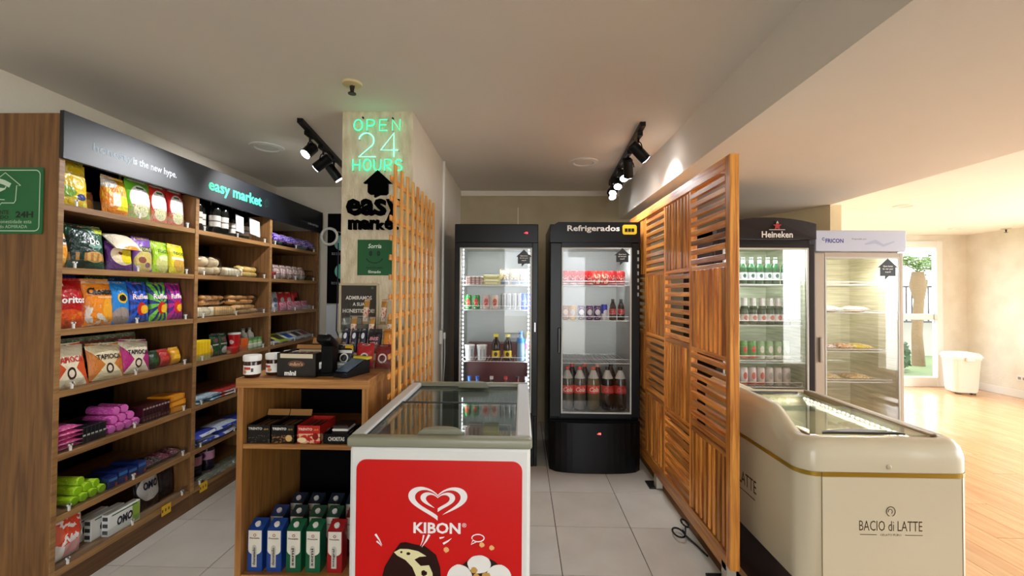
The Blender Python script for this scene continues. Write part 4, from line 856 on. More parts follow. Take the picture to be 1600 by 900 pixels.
# payment terminal
t = thing('card_terminal', 'dark blue card payment terminal with yellow top on the counter', 'card terminal', (-.865, 2.20, 1.02), -20)
G().prism([(-.085, 0), (.085, 0), (.085, .075), (.06, .075), (-.085, .02)], -.042, .042, 'X').build('body', M('060709', .4, spec=.3), t)
mt = Matrix.Translation((0, -.012, .052)) @ Matrix.Rotation(math.atan2(.055, .145), 4, 'X')
G().rbox(-.036, .036, -.066, .06, -.002, .003, .001).xf(mt).build('keypad', P('33465E', [('n', 30, .52, '54687E', 0, 1)], u='X'), t)
G().rbox(-.046, .046, .055, .10, .070, .084, .004).build('top_cover', M('E3CE3A', .4), t)
t = thing('yellow_tag', 'small yellow paper tag with black mark beside the scanner', 'tag', (-.945, 2.36, 1.02)); G().cyl((0, 0, 0), (0, 0, .09), .003, n=6).cyl((0, 0, 0), (0, 0, .004), .03, n=14).build('stand', BLK, t); G().rbox(-.022, .022, -.002, .002, .075, .13, .001).build('paper', P('D8A820', [('n', 5, .62, '2A2010', 0, 1)]), t)
# display rack with small bags
t = thing('display_rack', 'sloped clear rack of nut bags and bars on the counter', 'display rack', (-.86, 2.40, 1.02))
g = G()
for k in range(4): g.box(-.16, .16, -.085 + .05 * k, -.083 + .05 * k, .012 + .075 * k, .055 + .075 * k); g.box(-.16, .16, -.085 + .05 * k, -.03 + .05 * k, .010 + .075 * k, .012 + .075 * k)
g.build('clear_tiers', ACR, t); g = G()
for s in (-.16, .158): G().prism([(-.09, 0), (.15, 0), (.15, .36), (.12, .36), (-.09, .06)], s, s + .002, 'X').build('clear_side', ACR, t)
def rackbag(nm, lb, cat, x, tier, w, h, mat, sd, tx=(), grp=None):
    o = bag(nm, lb, cat, w, h, .035, mat, sd, tx, grp, 8, 8); o.location = (-.86 + x, 2.40 - .058 + .05 * tier, 1.0325 + .075 * tier); o.rotation_euler = (rad(-14), 0, 0)
rackbag('nut_bag', 'black nut bag with round white badge, front row of the rack', 'nut bag', -.105, 0, .095, .115, P('0C0C0E', [('e', .5, .42, .24, .22, 'E6E4E0'), ('e', .5, .42, .18, .16, '1A1A1C'), ('r', .5, .72, .4, .07, 'D8D6D2')], bump=.3), 200)
rackbag('nut_bag', 'bright red nut bag with round badge, front row of the rack', 'nut bag', .005, 0, .10, .12, P('B4141C', [('e', .5, .42, .24, .22, 'E6E4E0'), ('e', .5, .42, .17, .15, '3A1014')], bump=.4), 201)
rackbag('nut_bag', 'dark red nut bag partly behind the lattice, front row', 'nut bag', .105, 0, .085, .115, P('7E1016', [('e', .5, .42, .28, .22, 'D8C8C0'), ('e', .5, .42, .2, .15, '5A1014')], bump=.4), 202)
for k in range(3): rackbag('bar_pack', 'navy snack bar pack with pale swoosh, %s of three' % nth(k, 3), 'snack bar', -.125 + .05 * k, 1, .045, .12, P('141A34', [('e', .5, .75, .2, .14, 'D8DCE4'), ('e', .45, .3, .3, .16, '8A6A5A')], bump=.2), 205, (), 'navy snack bars on the rack')
rackbag('nut_bag', 'black bag with pink lettering on the second row of the rack', 'nut bag', .04, 1, .08, .12, P('1A1216', bump=.3), 206, (('BIS', 0, .62, .6, .16, 'D88A98', .03, .1), ('XTRA', 0, .4, .6, .12, 'D88A98', .03, .1)))
rackbag('nut_bag', 'orange nut bag near the lattice on the second row', 'nut bag', .115, 1, .06, .12, P('D8862A', [('n', 6, .6, 'A85A1A', 0, 1)], bump=.3), 207)
for k in range(5): rackbag('cereal_bar', 'upright tan and red cereal bar on the top row, %s of five' % nth(k, 5), 'cereal bar', -.10 + .052 * k, 2 + (k % 2), .034, .135 if k % 2 else .11, P('B8843A', [('r', .5, .4, .5, .3, 'E0D0BC'), ('n', 6, .56, 'B83A2A', .1, .65)], bump=.2), 210, (), 'cereal bars on the rack')
for k in range(3):
    tag(G().rbox(-.05, .05, -.03, .03, 0, .012, .003).build('cutlery_pack', M('C8CCCE', .3)), 'clear packet at the left foot of the nut rack, %s of three' % ('lowest', 'middle', 'upper')[k], 'packet', 'clear packets by the rack').location = (-.995 + .006 * k, 2.31, 1.021 + .0145 * k)
# shelf under the counter top
z = .70
for k, (x, lb, mt_, txc) in enumerate(((-1.285, 'left dark nut chocolate box on the counter shelf', P('050303', [('n', 9, .6, '5A5048', 0, .5)]), 'D8D4CC'), (-1.165, 'dark hazelnut chocolate box in the middle of counter shelf', P('060303', [('n', 8, .57, '9A6A3A', 0, .45), ('e', .75, .28, .14, .18, 'D8B070')]), 'F0EEE8'), (-1.037, 'red cherry chocolate box on the counter shelf', P('B8261E', [('n', 5, .52, 'E0B08A', 0, .55), ('e', .78, .4, .13, .2, '8A1414'), ('e', .2, .2, .2, .14, 'F0D8A8')]), 'F0D8D0'))):
    t = open_box('chocolate_box', lb, 'chocolate box', .116, .17, .088, mt_, flap=.03 if k < 2 else .0, texts=(('TRENTO', -.15, .80, .6, .14, txc, .03, 0), ('dark', .32, .78, .2, .1, 'D8B050', 0, .3))); t.location = (x, 2.19, z)
    for q in range(4): o = carton('wafer_bar', 'wafer bar inside the %s chocolate box, %s of four' % (('left dark', 'hazelnut', 'red cherry')[k], nth(q, 4)), 'wafer bar', .02, .14, .07, P('2A1A14' if k < 2 else '6A2A1E'), (), 'wafer bars in the chocolate boxes'); o.location = (x - .04 + .027 * q, 2.19, z + .003)
t = open_box('cup_box', 'black box of stacked white chocolate cups at the shelf right', 'chocolate box', .13, .15, .05, M('040303', .6, spec=.2), texts=(('CHOKITAS', .0, .5, .62, .4, 'D8D4D0', .03, 0),)); t.location = (-.90, 2.18, z)
for k in range(5):
    tag(G().rbox(-.04, .04, -.05, .05, 0, .012, .003).build('chocolate_cup', P('E2DED8' if k % 2 else '3A2A26', [], u='X')), 'flat chocolate packet in the black box, %s of five' % ('lowest', 'second', 'third', 'fourth', 'topmost')[k], 'chocolate packet', 'packets stacked in the black box').location = (-.905 + .003 * k, 2.185, z + .0025 + .0165 * k)
# milk cartons
def milk(c, x, y, z0, lb, kind):
    t = thing('milk_carton', lb, 'milk carton', (x, y, z0), 0, 'milk cartons on the bottom shelf'); w = .037; d = .031
    mt_ = P(c, [('r', .5, .78, .44, .26, 'E6DFD0'), ('e', .5, .53, .44, .12, 'E6DFD0'), ('r', .46, .33, .17, .22, 'C9C4B8'), ('e', .46, .55, .17, .1, 'C9C4B8')])
    G().rbox(-w, w, -d, d, 0, .20, .0015).build('body', mt_, t)
    G().prism([(-d, .20), (d, .20), (d, .232), (d - .004, .232)], -w, w, 'X').build('sloped_top', M(c, .4), t)
    G().lathe([(.013, 0), (.013, .012), (0, .013)], n=14).xf(Matrix.Translation((0, -.003, .213)) @ Matrix.Rotation(rad(27), 4, 'X')).build('cap', WHT, t)
    G().text('Piracanjuba', -.002, .162, .05, .010, -d - .001, 0, .02, shear=.15).build('lettering', M('3A1A1A', .5), t)
    g = G().ribbon(arc(0, .178, .006, .006, 0, 360, 10), .003, -d - .001); g.build('emblem', M('A8501E', .5), t)
    g = G().text(kind, 0, 0, .085, .014, 0, 0, .02).xf(Matrix.Translation((-.004, -d - .001, .075)) @ Matrix.Rotation(rad(-90), 4, 'Y')); g.build('vertical_lettering', M('2A2420', .5), t)
    return t
kd = (('16408A', 'desnatado', 'blue'), ('16408A', 'desnatado', 'blue'), ('145A3A', 'semi', 'green'), ('145A3A', 'semi', 'green'), ('9A161C', 'integral', 'red'))
for k, x in enumerate((-1.300, -1.205, -1.108, -1.012, -.905)):
    milk(kd[k][0], x, 2.145, .07, '%s milk carton in the front row, %s of five' % (kd[k][2], nth(k, 5)), kd[k][1])
for k, x in enumerate((-1.27, -1.165, -1.065, -.975, -.87)):
    milk(('2A3A6A', '2A3A3A', '2A4A3A', '2A4A3A', '6A1A1E')[k], x, 2.28, .07, 'milk carton in the second row on the bottom shelf, %s of five' % nth(k, 5), 'semi')  # second row: shade put into duller carton colours
for k, x in enumerate((-1.24, -1.14, -1.03, -.93)):
    milk('1E2A3A', x, 2.42, .07, 'milk carton with painted shade in the third row on the bottom shelf, %s of four' % nth(k, 4), 'semi')  # third row: deeper shade painted as one dark slate colour

# ================================================================ RED AND WHITE CHEST FREEZER
fx0, fx1, fy0, fy1 = -.620, .036, 1.565, 2.53
t = thing('ice_cream_freezer', 'white chest freezer with red heart logo front and glass lid', 'chest freezer', (0, 0, 0)); KW = M('E2E2DE', .3, coat=.3)
g = G().rbox(fx0, fx1, fy0, fy0 + .05, .06, .885, .012, 0, 2).rbox(fx0, fx1, fy1 - .05, fy1, .06, .885, .012, 0, 2).box(fx0, fx0 + .05, fy0 + .02, fy1 - .02, .06, .885).box(fx1 - .05, fx1, fy0 + .02, fy1 - .02, .06, .885).box(fx0 + .02, fx1 - .02, fy0 + .02, fy1 - .02, .06, .42)
g.build('cabinet', KW, t)
g = G().box(fx0 + .05, fx1 - .05, fy0 + .05, fy1 - .05, .42, .425).box(fx0 + .05, fx0 + .055, fy0 + .05, fy1 - .05, .42, .88).box(fx1 - .055, fx1 - .05, fy0 + .05, fy1 - .05, .42, .88).box(fx0 + .05, fx1 - .05, fy1 - .055, fy1 - .05, .42, .88).box(fx0 + .05, fx1 - .05, fy0 + .05, fy0 + .055, .42, .88)
g.build('liner', M('9A9E9A', .4), t)
RIM = M('8C8C78', .35); RIMW = M('C9CCCA', .35)
G().rbox(fx0 - .008, fx1 + .006, fy0 - .012, fy0 + .035, .885, .922, .010, 0, 3, True).build('lid_end_rim', RIM, t); G().rbox(fx0 - .008, fx1 + .006, fy1 - .035, fy1 + .01, .885, .922, .010, 0, 3, True).build('lid_end_rim', RIM, t)
G().rbox(fx0 - .008, fx0 + .045, fy0 + .03, fy1 - .03, .885, .922, .008, 0, 2).build('lid_side_rim', RIMW, t); G().rbox(fx1 - .055, fx1 + .006, fy0 + .03, fy1 - .03, .885, .922, .008, 0, 2).build('lid_side_rim', RIMW, t)
for a, b, zz in ((fy0 + .03, 2.10, .905), (2.05, fy1 - .03, .893)):
    o = G().box(fx0 + .045, fx1 - .055, a, b, zz, zz + .006).build('sliding_glass', LIDGLASS, t)
    G().box(fx0 + .045, fx1 - .055, b - .012, b, zz + .006, zz + .010).box(fx0 + .045, fx0 + .052, a, b, zz + .006, zz + .010).build('glass_trim', M('2A2C2A', .4), o)
def halfdisc(cx, cy, rx, ry, z0, z1, dome=.02):
    g = G(); n = 16; vs = []; 
    for q, (s, zz) in enumerate(((1, z0), (1, z1), (.8, z1 + dome))):
        vs += [(cx + rx * s * math.cos(math.pi * k / n), cy + ry * s * math.sin(math.pi * k / n), zz) for k in range(n + 1)]
    f = []
    for q in range(2):
        for k in range(n): f.append((q * (n + 1) + k, q * (n + 1) + k + 1, (q + 1) * (n + 1) + k + 1, (q + 1) * (n + 1) + k))
    f.append(tuple(range(2 * (n + 1), 3 * (n + 1)))); f.append(tuple([0, n + 1, 2 * n + 2, 3 * n + 2, 2 * n + 1, n])); g.add(vs, f, 0, False); return g
for cx, cy in ((-.295, fy0 + .035), (-.265, fy1 - .10)): halfdisc(cx, cy, .085, .055, .911, .925, .014).build('lid_handle', M('7C7C6A', .35), t)
# red front print
rp = rrect(.300, .40, .035, 6); cxk = -.293
o = G().prism([(x, z) for x, z in rp], -.0015, .004).xf(Matrix.Translation((cxk, fy0 - .002, .44))).build('red_front_panel', M('D01410', .35, coat=.2), t)
yy = fy0 - .0052; WP = M('F2ECEA', .5)
def heart(s, t0, t1, n=40, q=1.0):
    return [(s * math.sin(a) * abs(math.sin(a)) ** 1.3 * 1.16, .72 * s * (13 * math.cos(a) - 5 * math.cos(2 * a) - 2 * math.cos(3 * a) - math.cos(4 * a)) / 16) for a in [rad(t0 + (t1 - t0) * k / n) for k in range(n + 1)]]
hc = (-.296, .697)
g = G()
for sa, sb, t0, t1, dz in ((.092, .071, -180, 152, 0), (.054, .037, -150, 180, .001)):
    A = heart(sa, t0, t1, 60); B = heart(sb, t0, t1, 60); n = len(A); vs = []
    for k in range(n):
        e = 1 - max(0, 1 - (k if t0 > -180 else n - 1 - k) / 9) ** 1.5      # the open end tapers to a point
        m_ = ((A[k][0] + B[k][0]) / 2, (A[k][1] + B[k][1]) / 2)
        for q in (A[k], B[k]): vs.append((hc[0] + m_[0] + (q[0] - m_[0]) * e, yy, hc[1] + dz + m_[1] + (q[1] - m_[1]) * e))
    g.add(vs, [(2 * k, 2 * k + 2, 2 * k + 3, 2 * k + 1) for k in range(n - 1)])
g.build('heart_logo', WP, o)
G().text('KIBON', -.298, .600, .170, .040, yy, 0, .03).text('®', -.2, .612, None, .016, yy).build('lettering', WP, o)
g = G()
for a, b, w0 in (((-.52, .575), (-.495, .535), .008), ((-.515, .55), (-.497, .532), .006), ((-.345, .575), (-.357, .535), .006), ((-.325, .577), (-.352, .532), .009), ((-.288, .565), (-.27, .57), .007), ((-.275, .545), (-.245, .565), .008)):
    g.ribbon([a, ((a[0] + b[0]) / 2 + .002, (a[1] + b[1]) / 2), b], [w0, w0 * .7, .001], yy)
g.ribbon(arc(-.15, .568, .022, .013, -150, 200, 16), .004, yy).ribbon([(-.168, .56), (-.175, .545), (-.155, .555)], .004, yy); g.build('splash_marks', WP, o)
def blob(cx, cz, rx, rz, sd, n=28, am=.06): return [(cx + rx * math.cos(a) * (1 + am * noise.noise(Vector((math.cos(a) * 2, math.sin(a) * 2, sd)))), cz + rz * math.sin(a) * (1 + am * noise.noise(Vector((math.cos(a) * 2, math.sin(a) * 2, sd + 9))))) for a in [2 * math.pi * k / n for k in range(n)]]
def decal(poly, c, dy, nm='ice_cream_print'): return G().prism(poly, yy - dy, yy - dy + .0004).build(nm, c, o)
decal([(-.375, .54), (-.34, .535), (-.30, .505), (-.285, .46), (-.28, .40), (-.28, .12), (-.50, .12), (-.50, .40), (-.485, .46), (-.455, .51), (-.43, .545), (-.41, .548)], M('2A0E08', .35), .0006, 'chocolate_coating')
decal([(-.452, .512), (-.43, .524), (-.40, .524), (-.365, .517), (-.335, .500), (-.36, .497), (-.378, .487), (-.355, .465), (-.325, .468), (-.312, .44), (-.31, .38), (-.385, .35), (-.372, .43), (-.385, .46), (-.41, .485), (-.44, .50)], M('E8DDA8', .5), .0010, 'ice_cream_filling')
for b in (((-.40, .508, .007, .005, 3)), ((-.425, .513, .004, .004, 5)), ((-.342, .440, .010, .010, 7))): decal(blob(*b, am=.5), M('2A0E08', .35), .0014, 'chocolate_drop')
decal(blob(-.14, .42, .085, .08, 4), M('2E140C', .4), .0006, 'chocolate_base')
for b in ((-.145, .475, .042, .032, 1), (-.215, .425, .045, .048, 2), (-.075, .43, .045, .045, 3), (-.15, .36, .055, .05, 6)): decal(blob(*b), M('EDE8E2', .5), .0010, 'cream_scoop')
for k in range(12): decal(blob(-.18 + R.uniform(0, .08), .435 + R.uniform(-.025, .02), .013, .011, k, 8, .6), M('C89A4A', .5), .0014 + .0001 * k, 'popcorn_crumb')
for q in ((-.262, .525), (-.1, .535), (-.135, .545)): decal(blob(q[0], q[1], .009, .010, q[0], 7, .8), M('E8B070', .5), .0012, 'popcorn_crumb')
G().box(fx0 + .03, fx1 - .03, fy0 + .03, fy1 - .03, 0, .06).build('base', BLK, t)
# freezer contents
t = thing('freezer_basket', 'wire basket at the right inside the chest freezer', 'basket', (-.16, 2.05, .43)); g = G()
for z_ in (.0, .15, .3): g.tube([(-.12, -.22, z_), (.11, -.22, z_), (.11, .30, z_), (-.12, .30, z_)], .003, 5, closed=True)
for k in range(9): y = -.22 + .065 * k; g.tube([(-.12, y, .3), (-.12, y, 0), (.11, y, 0), (.11, y, .3)], .002, 4)
g.build('wires', WIRE, t)
for k in range(5):
    o = flat_pack('ice_cream_pack', 'green ice cream packet in the freezer basket, %s of five' % ('nearest', 'second nearest', 'middle', 'second farthest', 'farthest')[k], 'ice cream', .10, .09, .04, P('5A9A3A', [('n', 8, .5, 'C8DCA8', 0, 1)], bump=.4), 'green packets in the freezer basket', 220 + k); o.location = (-.165, 1.89 + .07 * k, .63 + .012 * k); o.rotation_euler = (rad(20), 0, rad(20 * (-1) ** k))
for k in range(8):
    o = carton('ice_cream_box', 'ice cream box lying inside the freezer, %s row, %s of four' % ('near' if k < 4 else 'far', nth(k % 4, 4)), 'ice cream box', .15, .085, .10, P(('8A8A86', '6A706A', '9A9488', '5A625A')[k % 4], [('r', .5, .5, .3, .25, 'C8C8C0')]), (), 'boxes in the chest freezer'); o.location = (-.46 + (0 if k % 2 == 0 else .005), 1.70 + .095 * k, .43)

# ================================================================ GLASS DOOR FRIDGES
def wire_shelf(x0, x1, y0, y1, z, par, m=WIRE, lip=.035):
    g = G(); g.tube([(x0, y0, z), (x1, y0, z), (x1, y1, z), (x0, y1, z)], .0035, 6, closed=True)
    n = int((x1 - x0) / .028)
    for k in range(1, n): x = x0 + (x1 - x0) * k / n; g.cyl((x, y0, z), (x, y1, z), .0016, n=4, caps=False)
    g.tube([(x0 + .01, y0 - .002, z), (x0 + .01, y0 - .002, z + lip), (x1 - .01, y0 - .002, z + lip), (x1 - .01, y0 - .002, z)], .0028, 6)
    return g.build('wire_shelf', m, par)
def fridge(name, lab, x0, x1, y0, dep, top, hz, gx0, gx1, gz0, gz1, body, frame, liner, shelves, leds=(), shape=None, glass=GLASS, frw=.012, lip=.035, base=0.0, lev=6, led_top=True, liner_back=None):
    t = thing(name, lab, 'fridge', (0, 0, 0)); y1 = y0 + dep; fy = y0 + .045
    iz0, iz1 = gz0 - .02, gz1 + .03; ix0, ix1 = gx0 - .02, gx1 + .02
    g = G().rbox(x0, ix0, fy, y1, base, top - .01, .006, 0, 2).rbox(ix1, x1, fy, y1, base, top - .01, .006, 0, 2).box(ix0, ix1, y1 - .05, y1, base, top - .02).box(ix0, ix1, fy, y1 - .05, base + .0, iz0 - .0).box(ix0, ix1, fy, y1 - .05, iz1, top - .02)
    g.build('cabinet', body, t)
    g = G().box(ix0, ix0 + .004, fy, y1 - .05, iz0, iz1).box(ix1 - .004, ix1, fy, y1 - .05, iz0, iz1).box(ix0, ix1, fy, y1 - .05, iz0, iz0 + .004).box(ix0, ix1, fy, y1 - .05, iz1 - .004, iz1)
    g.build('side_liner', liner, t); G().box(ix0, ix1, y1 - .056, y1 - .05, iz0, iz1).build('back_liner', liner_back or liner, t)
    d = G().rbox(x0, gx0, y0, y0 + .04, gz0 - .03, hz, .006, 0, 2).rbox(gx1, x1, y0, y0 + .04, gz0 - .03, hz, .006, 0, 2).box(gx0, gx1, y0, y0 + .04, gz1, hz).box(gx0, gx1, y0, y0 + .04, gz0 - .03, gz0).build('door', body if frame is None else frame, t)
    f = G().rbox(gx0, gx0 + frw, y0 - .002, y0 + .01, gz0, gz1, .001).rbox(gx1 - frw, gx1, y0 - .002, y0 + .01, gz0, gz1, .001).rbox(gx0 + frw, gx1 - frw, y0 - .002, y0 + .01, gz1 - frw, gz1, .001).rbox(gx0 + frw, gx1 - frw, y0 - .002, y0 + .01, gz0, gz0 + frw, .001).build('door_trim', M('C4C4BC', .35), d)
    G().box(gx0 + frw, gx1 - frw, y0 + .002, y0 + .006, gz0 + frw, gz1 - frw).build('glass_pane', glass, d)
    for z in shelves: wire_shelf(gx0 - .005, gx1 + .005, y0 + .07, y1 - .07, z, t, lip=lip)
    if led_top:
        l = area('fridge_lamp', ((gx0 + gx1) / 2, y0 + .10, iz1 - .02), (rad(-18), 0, 0), (gx1 - gx0) * .8, .06, lev * .5, (.95, .98, 1)); l.parent = t
        G().box(gx0 + .02, gx1 - .02, y0 + .06, y0 + .075, iz1 - .03, iz1 - .012).build('lamp_tube', M((.95, .98, 1), .3, em=5), t)
    for x in leds:
        s = G().box(x - .006, x + .006, y0 + .05, y0 + .056, gz0 + .02, gz1 - .02).build('led_strip', M('D8DCE0', .4), t); g = G(); n = int((gz1 - gz0) / .033)
        for k in range(n): zc = gz0 + .03 + .033 * k; g.box(x - .0045, x + .0045, y0 + .048, y0 + .0505, zc - .006, zc + .006)
        g.build('led', M((.95, .98, 1), .3, em=4.5), s)
        l = area('strip_lamp', (x + (.012 if x < (gx0 + gx1) / 2 else -.012), y0 + .06, (gz0 + gz1) / 2), (rad(90), 0, rad(-30 if x < (gx0 + gx1) / 2 else 30)), .02, (gz1 - gz0) * .9, .45, (.95, .98, 1)); l.parent = t
    return t
def bubble(nm, lab, x, y, z, s, parent=None):
    t = thing(nm, lab, 'sticker', (x, y, z)); G().prism([(-.052 * s, .0), (0, .048 * s), (.052 * s, 0), (.04 * s, 0), (.04 * s, -.045 * s), (.005 * s, -.045 * s), (-.015 * s, -.065 * s), (-.015 * s, -.045 * s), (-.04 * s, -.045 * s), (-.04 * s, 0)], -.0012, 0).build('sticker', M('0C0C0C', .4), t)
    g = G().text('Que bom', 0, .006 * s, .05 * s, .010 * s, -.0016, 0, .03).text('te ver por', 0, -.009 * s, .055 * s, .010 * s, -.0016, 0, .03).text('aqui!', 0, -.024 * s, .03 * s, .010 * s, -.0016, 0, .03); g.build('lettering', M('D8D8D4', .5), t); return t
LIN = M('A8ACA8', .4); LBK = P('8E9086', [('r', .5, .5, .14, .5, '7E7E72')], .4)
BLKF = M('050506', .32, spec=.25)
f1 = fridge('left_fridge', 'left black upright fridge with side light strips and cans', -.557, .136, 3.575, .70, 2.015, 2.01, -.515, .085, .455, 1.815, BLKF, None, LIN, (.862, 1.295, 1.505), (-.49, .06), lev=2.4)
G().rbox(-.557, .136, 3.570, 3.60, 1.855, 2.012, .006, 0, 2).build('header', BLKF, f1)
G().text('-16', .035, 1.94, .03, .016, 3.5695, 0, .02).build('red_display', M((1, .02, .03), .4, em=4), f1)
G().rbox(.105, .120, 3.555, 3.575, 1.12, 1.20, .004).build('door_handle', CHROME, f1)
bubble('house_sticker', 'black house shaped sticker on the left fridge glass', .018, 3.572, 1.74, 1.25)
f2 = fridge('right_fridge', 'right black upright fridge with refrigerados header and cola bottles', .235, .975, 3.575, .70, 2.03, 1.86, .33, .905, .455, 1.82, BLKF, None, LIN, (.855, 1.212, 1.508), (), lev=5)
G().prism([(.235, 1.862), (.975, 1.862), (.975, 2.03), (.30, 2.03), (.27, 2.012), (.235, 1.95)], 3.568, 3.62).build('header', BLKF, f2)
G().text('Refrigerados', .590, 1.972, .43, .062, 3.5675, 0, .025).build('header_lettering', M('F2F2EE', .5), f2)
o = G().prism([(.885 + x, 1.968 + z) for x, z in rrect(.058, .040, .018)], 3.562, 3.568).build('yellow_badge', M('D9B81A', .4), f2)
for k in range(3): G().rbox(.845 + .027 * k, .868 + .027 * k, 3.560, 3.562, 1.95, 1.978, .001).build('badge_window', BLK, o)
g = G(); n = 16; vs = []
for zz in (0, .40):
    for k in range(n + 1): u = -1 + 2 * k / n; vs.append((.605 + .37 * u, 3.58 - .09 * math.sqrt(max(0, 1 - (abs(u)) ** 2.6)), zz))
f = [(k, k + 1, n + 2 + k, n + 1 + k) for k in range(n)] + [tuple(range(n, -1, -1)), tuple(range(n + 1, 2 * n + 2))]; g.add(vs, f, 0, False); g.build('curved_base', BLKF, f2)
G().text('-16', .628, .32, .03, .016, 3.4885, 0, .02).build('red_display', M((1, .05, .05), .4, em=4), f2)
g = G()
for k in range(7): g.box(.952, .964, 3.572, 3.575, 1.42 + .058 * k, 1.45 + .058 * k)
g.build('vent_marks', M('A8A8A4', .5), f2)
G().rbox(.30, .322, 3.545, 3.575, .95, 1.16, .006).build('door_handle', M('1A1A1C', .3), f2)
bubble('house_sticker', 'black house shaped sticker on the right fridge glass', .828, 3.572, 1.757, 1.25)
CAN = [(0, 0), (.024, 0), (.031, .008), (.031, .108), (.026, .118), (.026, .121), (0, .120)]
SLIM = [(0, 0), (.02, 0), (.026, .008), (.026, .135), (.022, .145), (.022, .148), (0, .147)]
def can(lab, m, prof=CAN, grp=None):
    o = tag(G().lathe(prof, n=16).build('drink_can', m, None, angle=50), lab, 'drink can', grp)
    G().lathe([(prof[4][0] * .96, prof[-1][1] - .002), (prof[4][0] * .96, prof[-1][1] + .002), (0, prof[-1][1] + .0005)], n=16).build('can_top', M('C8CACC', .3, .9), o); return o
RED = P('C4161C', [('n', 6, .56, 'E8C0B8', .3, .7), ('r', .5, .1, .5, .04, 'D8D8D8')], .3); REDP = P('C8382E', [('n', 5, .5, 'E8C8B0', .1, .8)], .3)
YS = 3.69
for k in range(8):
    x = (.375, .440, .508, .574, .642, .708, .780, .848)[k]; lb = 'red cola can on the top shelf of the right fridge, %s of eight' % nth(k, 8)
    if k == 0: o0 = o = can(lb, RED, grp='red cans in the right fridge')
    elif k == 4: o1 = o = can(lb, REDP, grp='red cans in the right fridge')
    else: o = dup(o0 if k != 5 else o1, (0, 0, 0), None, lb)
    o.location = (x, YS, 1.512)
for k in range(8):
    o = dup(o0, ((.375, .440, .508, .574, .642, .708, .780, .848)[k], YS + .075, 1.512), None, 'red cola can in the second row of the top shelf, %s of eight' % nth(k, 8))
z2 = 1.216
for k, (x, c, s, nm) in enumerate(((.375, 'A8683A', 'D8B090', 'copper brown'), (.437, 'E0A81E', 'C8C8C0', 'yellow'), (.508, '5A2A6A', 'E0DCE4', 'purple and white'), (.578, '5E3070', 'D8D4DC', 'violet'), (.645, '4A2460', 'E0D8E0', 'dark purple'))):
    can(nm + ' drink can on the second shelf of the right fridge', P(c, [('e', .5, .55, .34, .2, s), ('n', 6, .6, s, .1, .9)], .3), grp='cans on the second shelf of the right fridge').location = (x, YS, z2)
can('blue and silver slim energy can on the second shelf of the right fridge', P('2A2EA8', [('r', .5, .2, .5, .22, 'D8DCE4'), ('e', .7, .5, .4, .16, 'D8DCE4')], .3), [(r, z * .9) for r, z in SLIM], 'cans on the second shelf of the right fridge').location = (.703, YS, z2)
COLA = M('120606', .12); CLR = pane_mat('clear_plastic', (.86, .88, .88), 1.5, .06, .08)
cb = [(0, 0), (.028, 0), (.031, .01), (.030, .09), (.026, .12), (.013, .155), (.012, .165), (0, .165)]
for k, x in enumerate((.775, .845)):
    bottle('cola_bottle', '%s small cola bottle on the second shelf of the right fridge' % ('left', 'right')[k], 'bottle', cb, COLA, [(.0135, .16), (.0135, .178), (0, .178)], [(.0312, .05), (.0312, .095)], P('A81418', [('n', 5, .6, 'D87A70', 0, 1)]), 'small cola bottles', capm=M('1A1214', .3)).location = (x, YS, z2)
bigp = [(0, 0), (.045, 0), (.052, .012), (.052, .20), (.046, .25), (.017, .32), (.015, .335), (0, .335)]; big = [(r, z * 1.03) for r, z in bigp]
BODY = M('4A4238', .15); TOPG = M('8A8880', .15)
for k, (x, c, cp, lc, nm) in enumerate(((.395, '5A5448', 'D84A40', 'E05A4A', 'cola painted pale for glare with pink cap'), (.500, '544A3C', 'E04A38', 'E04A38', 'cola painted grey brown for glare with red cap'), (.615, '5E5238', 'D86048', 'D8402E', 'cola painted tan for glare with orange label'), (.735, '14090A', '1A1214', 'B41A1E', 'dark cola with black cap'), (.842, '100808', '141012', 'A8161A', 'near black cola at the right'))):  # first three are cola too; glare is put into their pale body colours
    o = bottle('soda_bottle', 'large bottle, %s, on the fridge floor' % nm, 'bottle', big, M(c, .15), [(.0185, .335), (.0185, .358), (0, .358)], [(.0525, .14), (.0525, .205)], M(lc, .4), 'large bottles on the floor of the right fridge', 18, M(cp, .35), (('neck', [(.0465, .262), (.0175, .330)], M('B8B4AA', .12)),))
    G().text('Cola', 0, .172, .075, .038, 0, 0, .02, 0, .3, f=lambda X, Z: -math.sqrt(max(0, .0530 ** 2 - X * X)) - .001).build('lettering', M('F0DCD4' if k < 3 else 'C86058', .4), o); o.location = (x, 3.70, .462)
for k, (x, cp) in enumerate(((.45, 'C83A30'), (.56, 'C84A38'), (.675, 'D8A090'), (.79, '222020'))):
    bottle('soda_bottle', 'large bottle in the back row of the fridge floor, %s of four' % nth(k, 4), 'bottle', big, M('2A1C18', .15), [(.0185, .335), (.0185, .358), (0, .358)], None, None, 'back row bottles of the right fridge', 12, M(cp, .35)).location = (x, 3.83, .462)
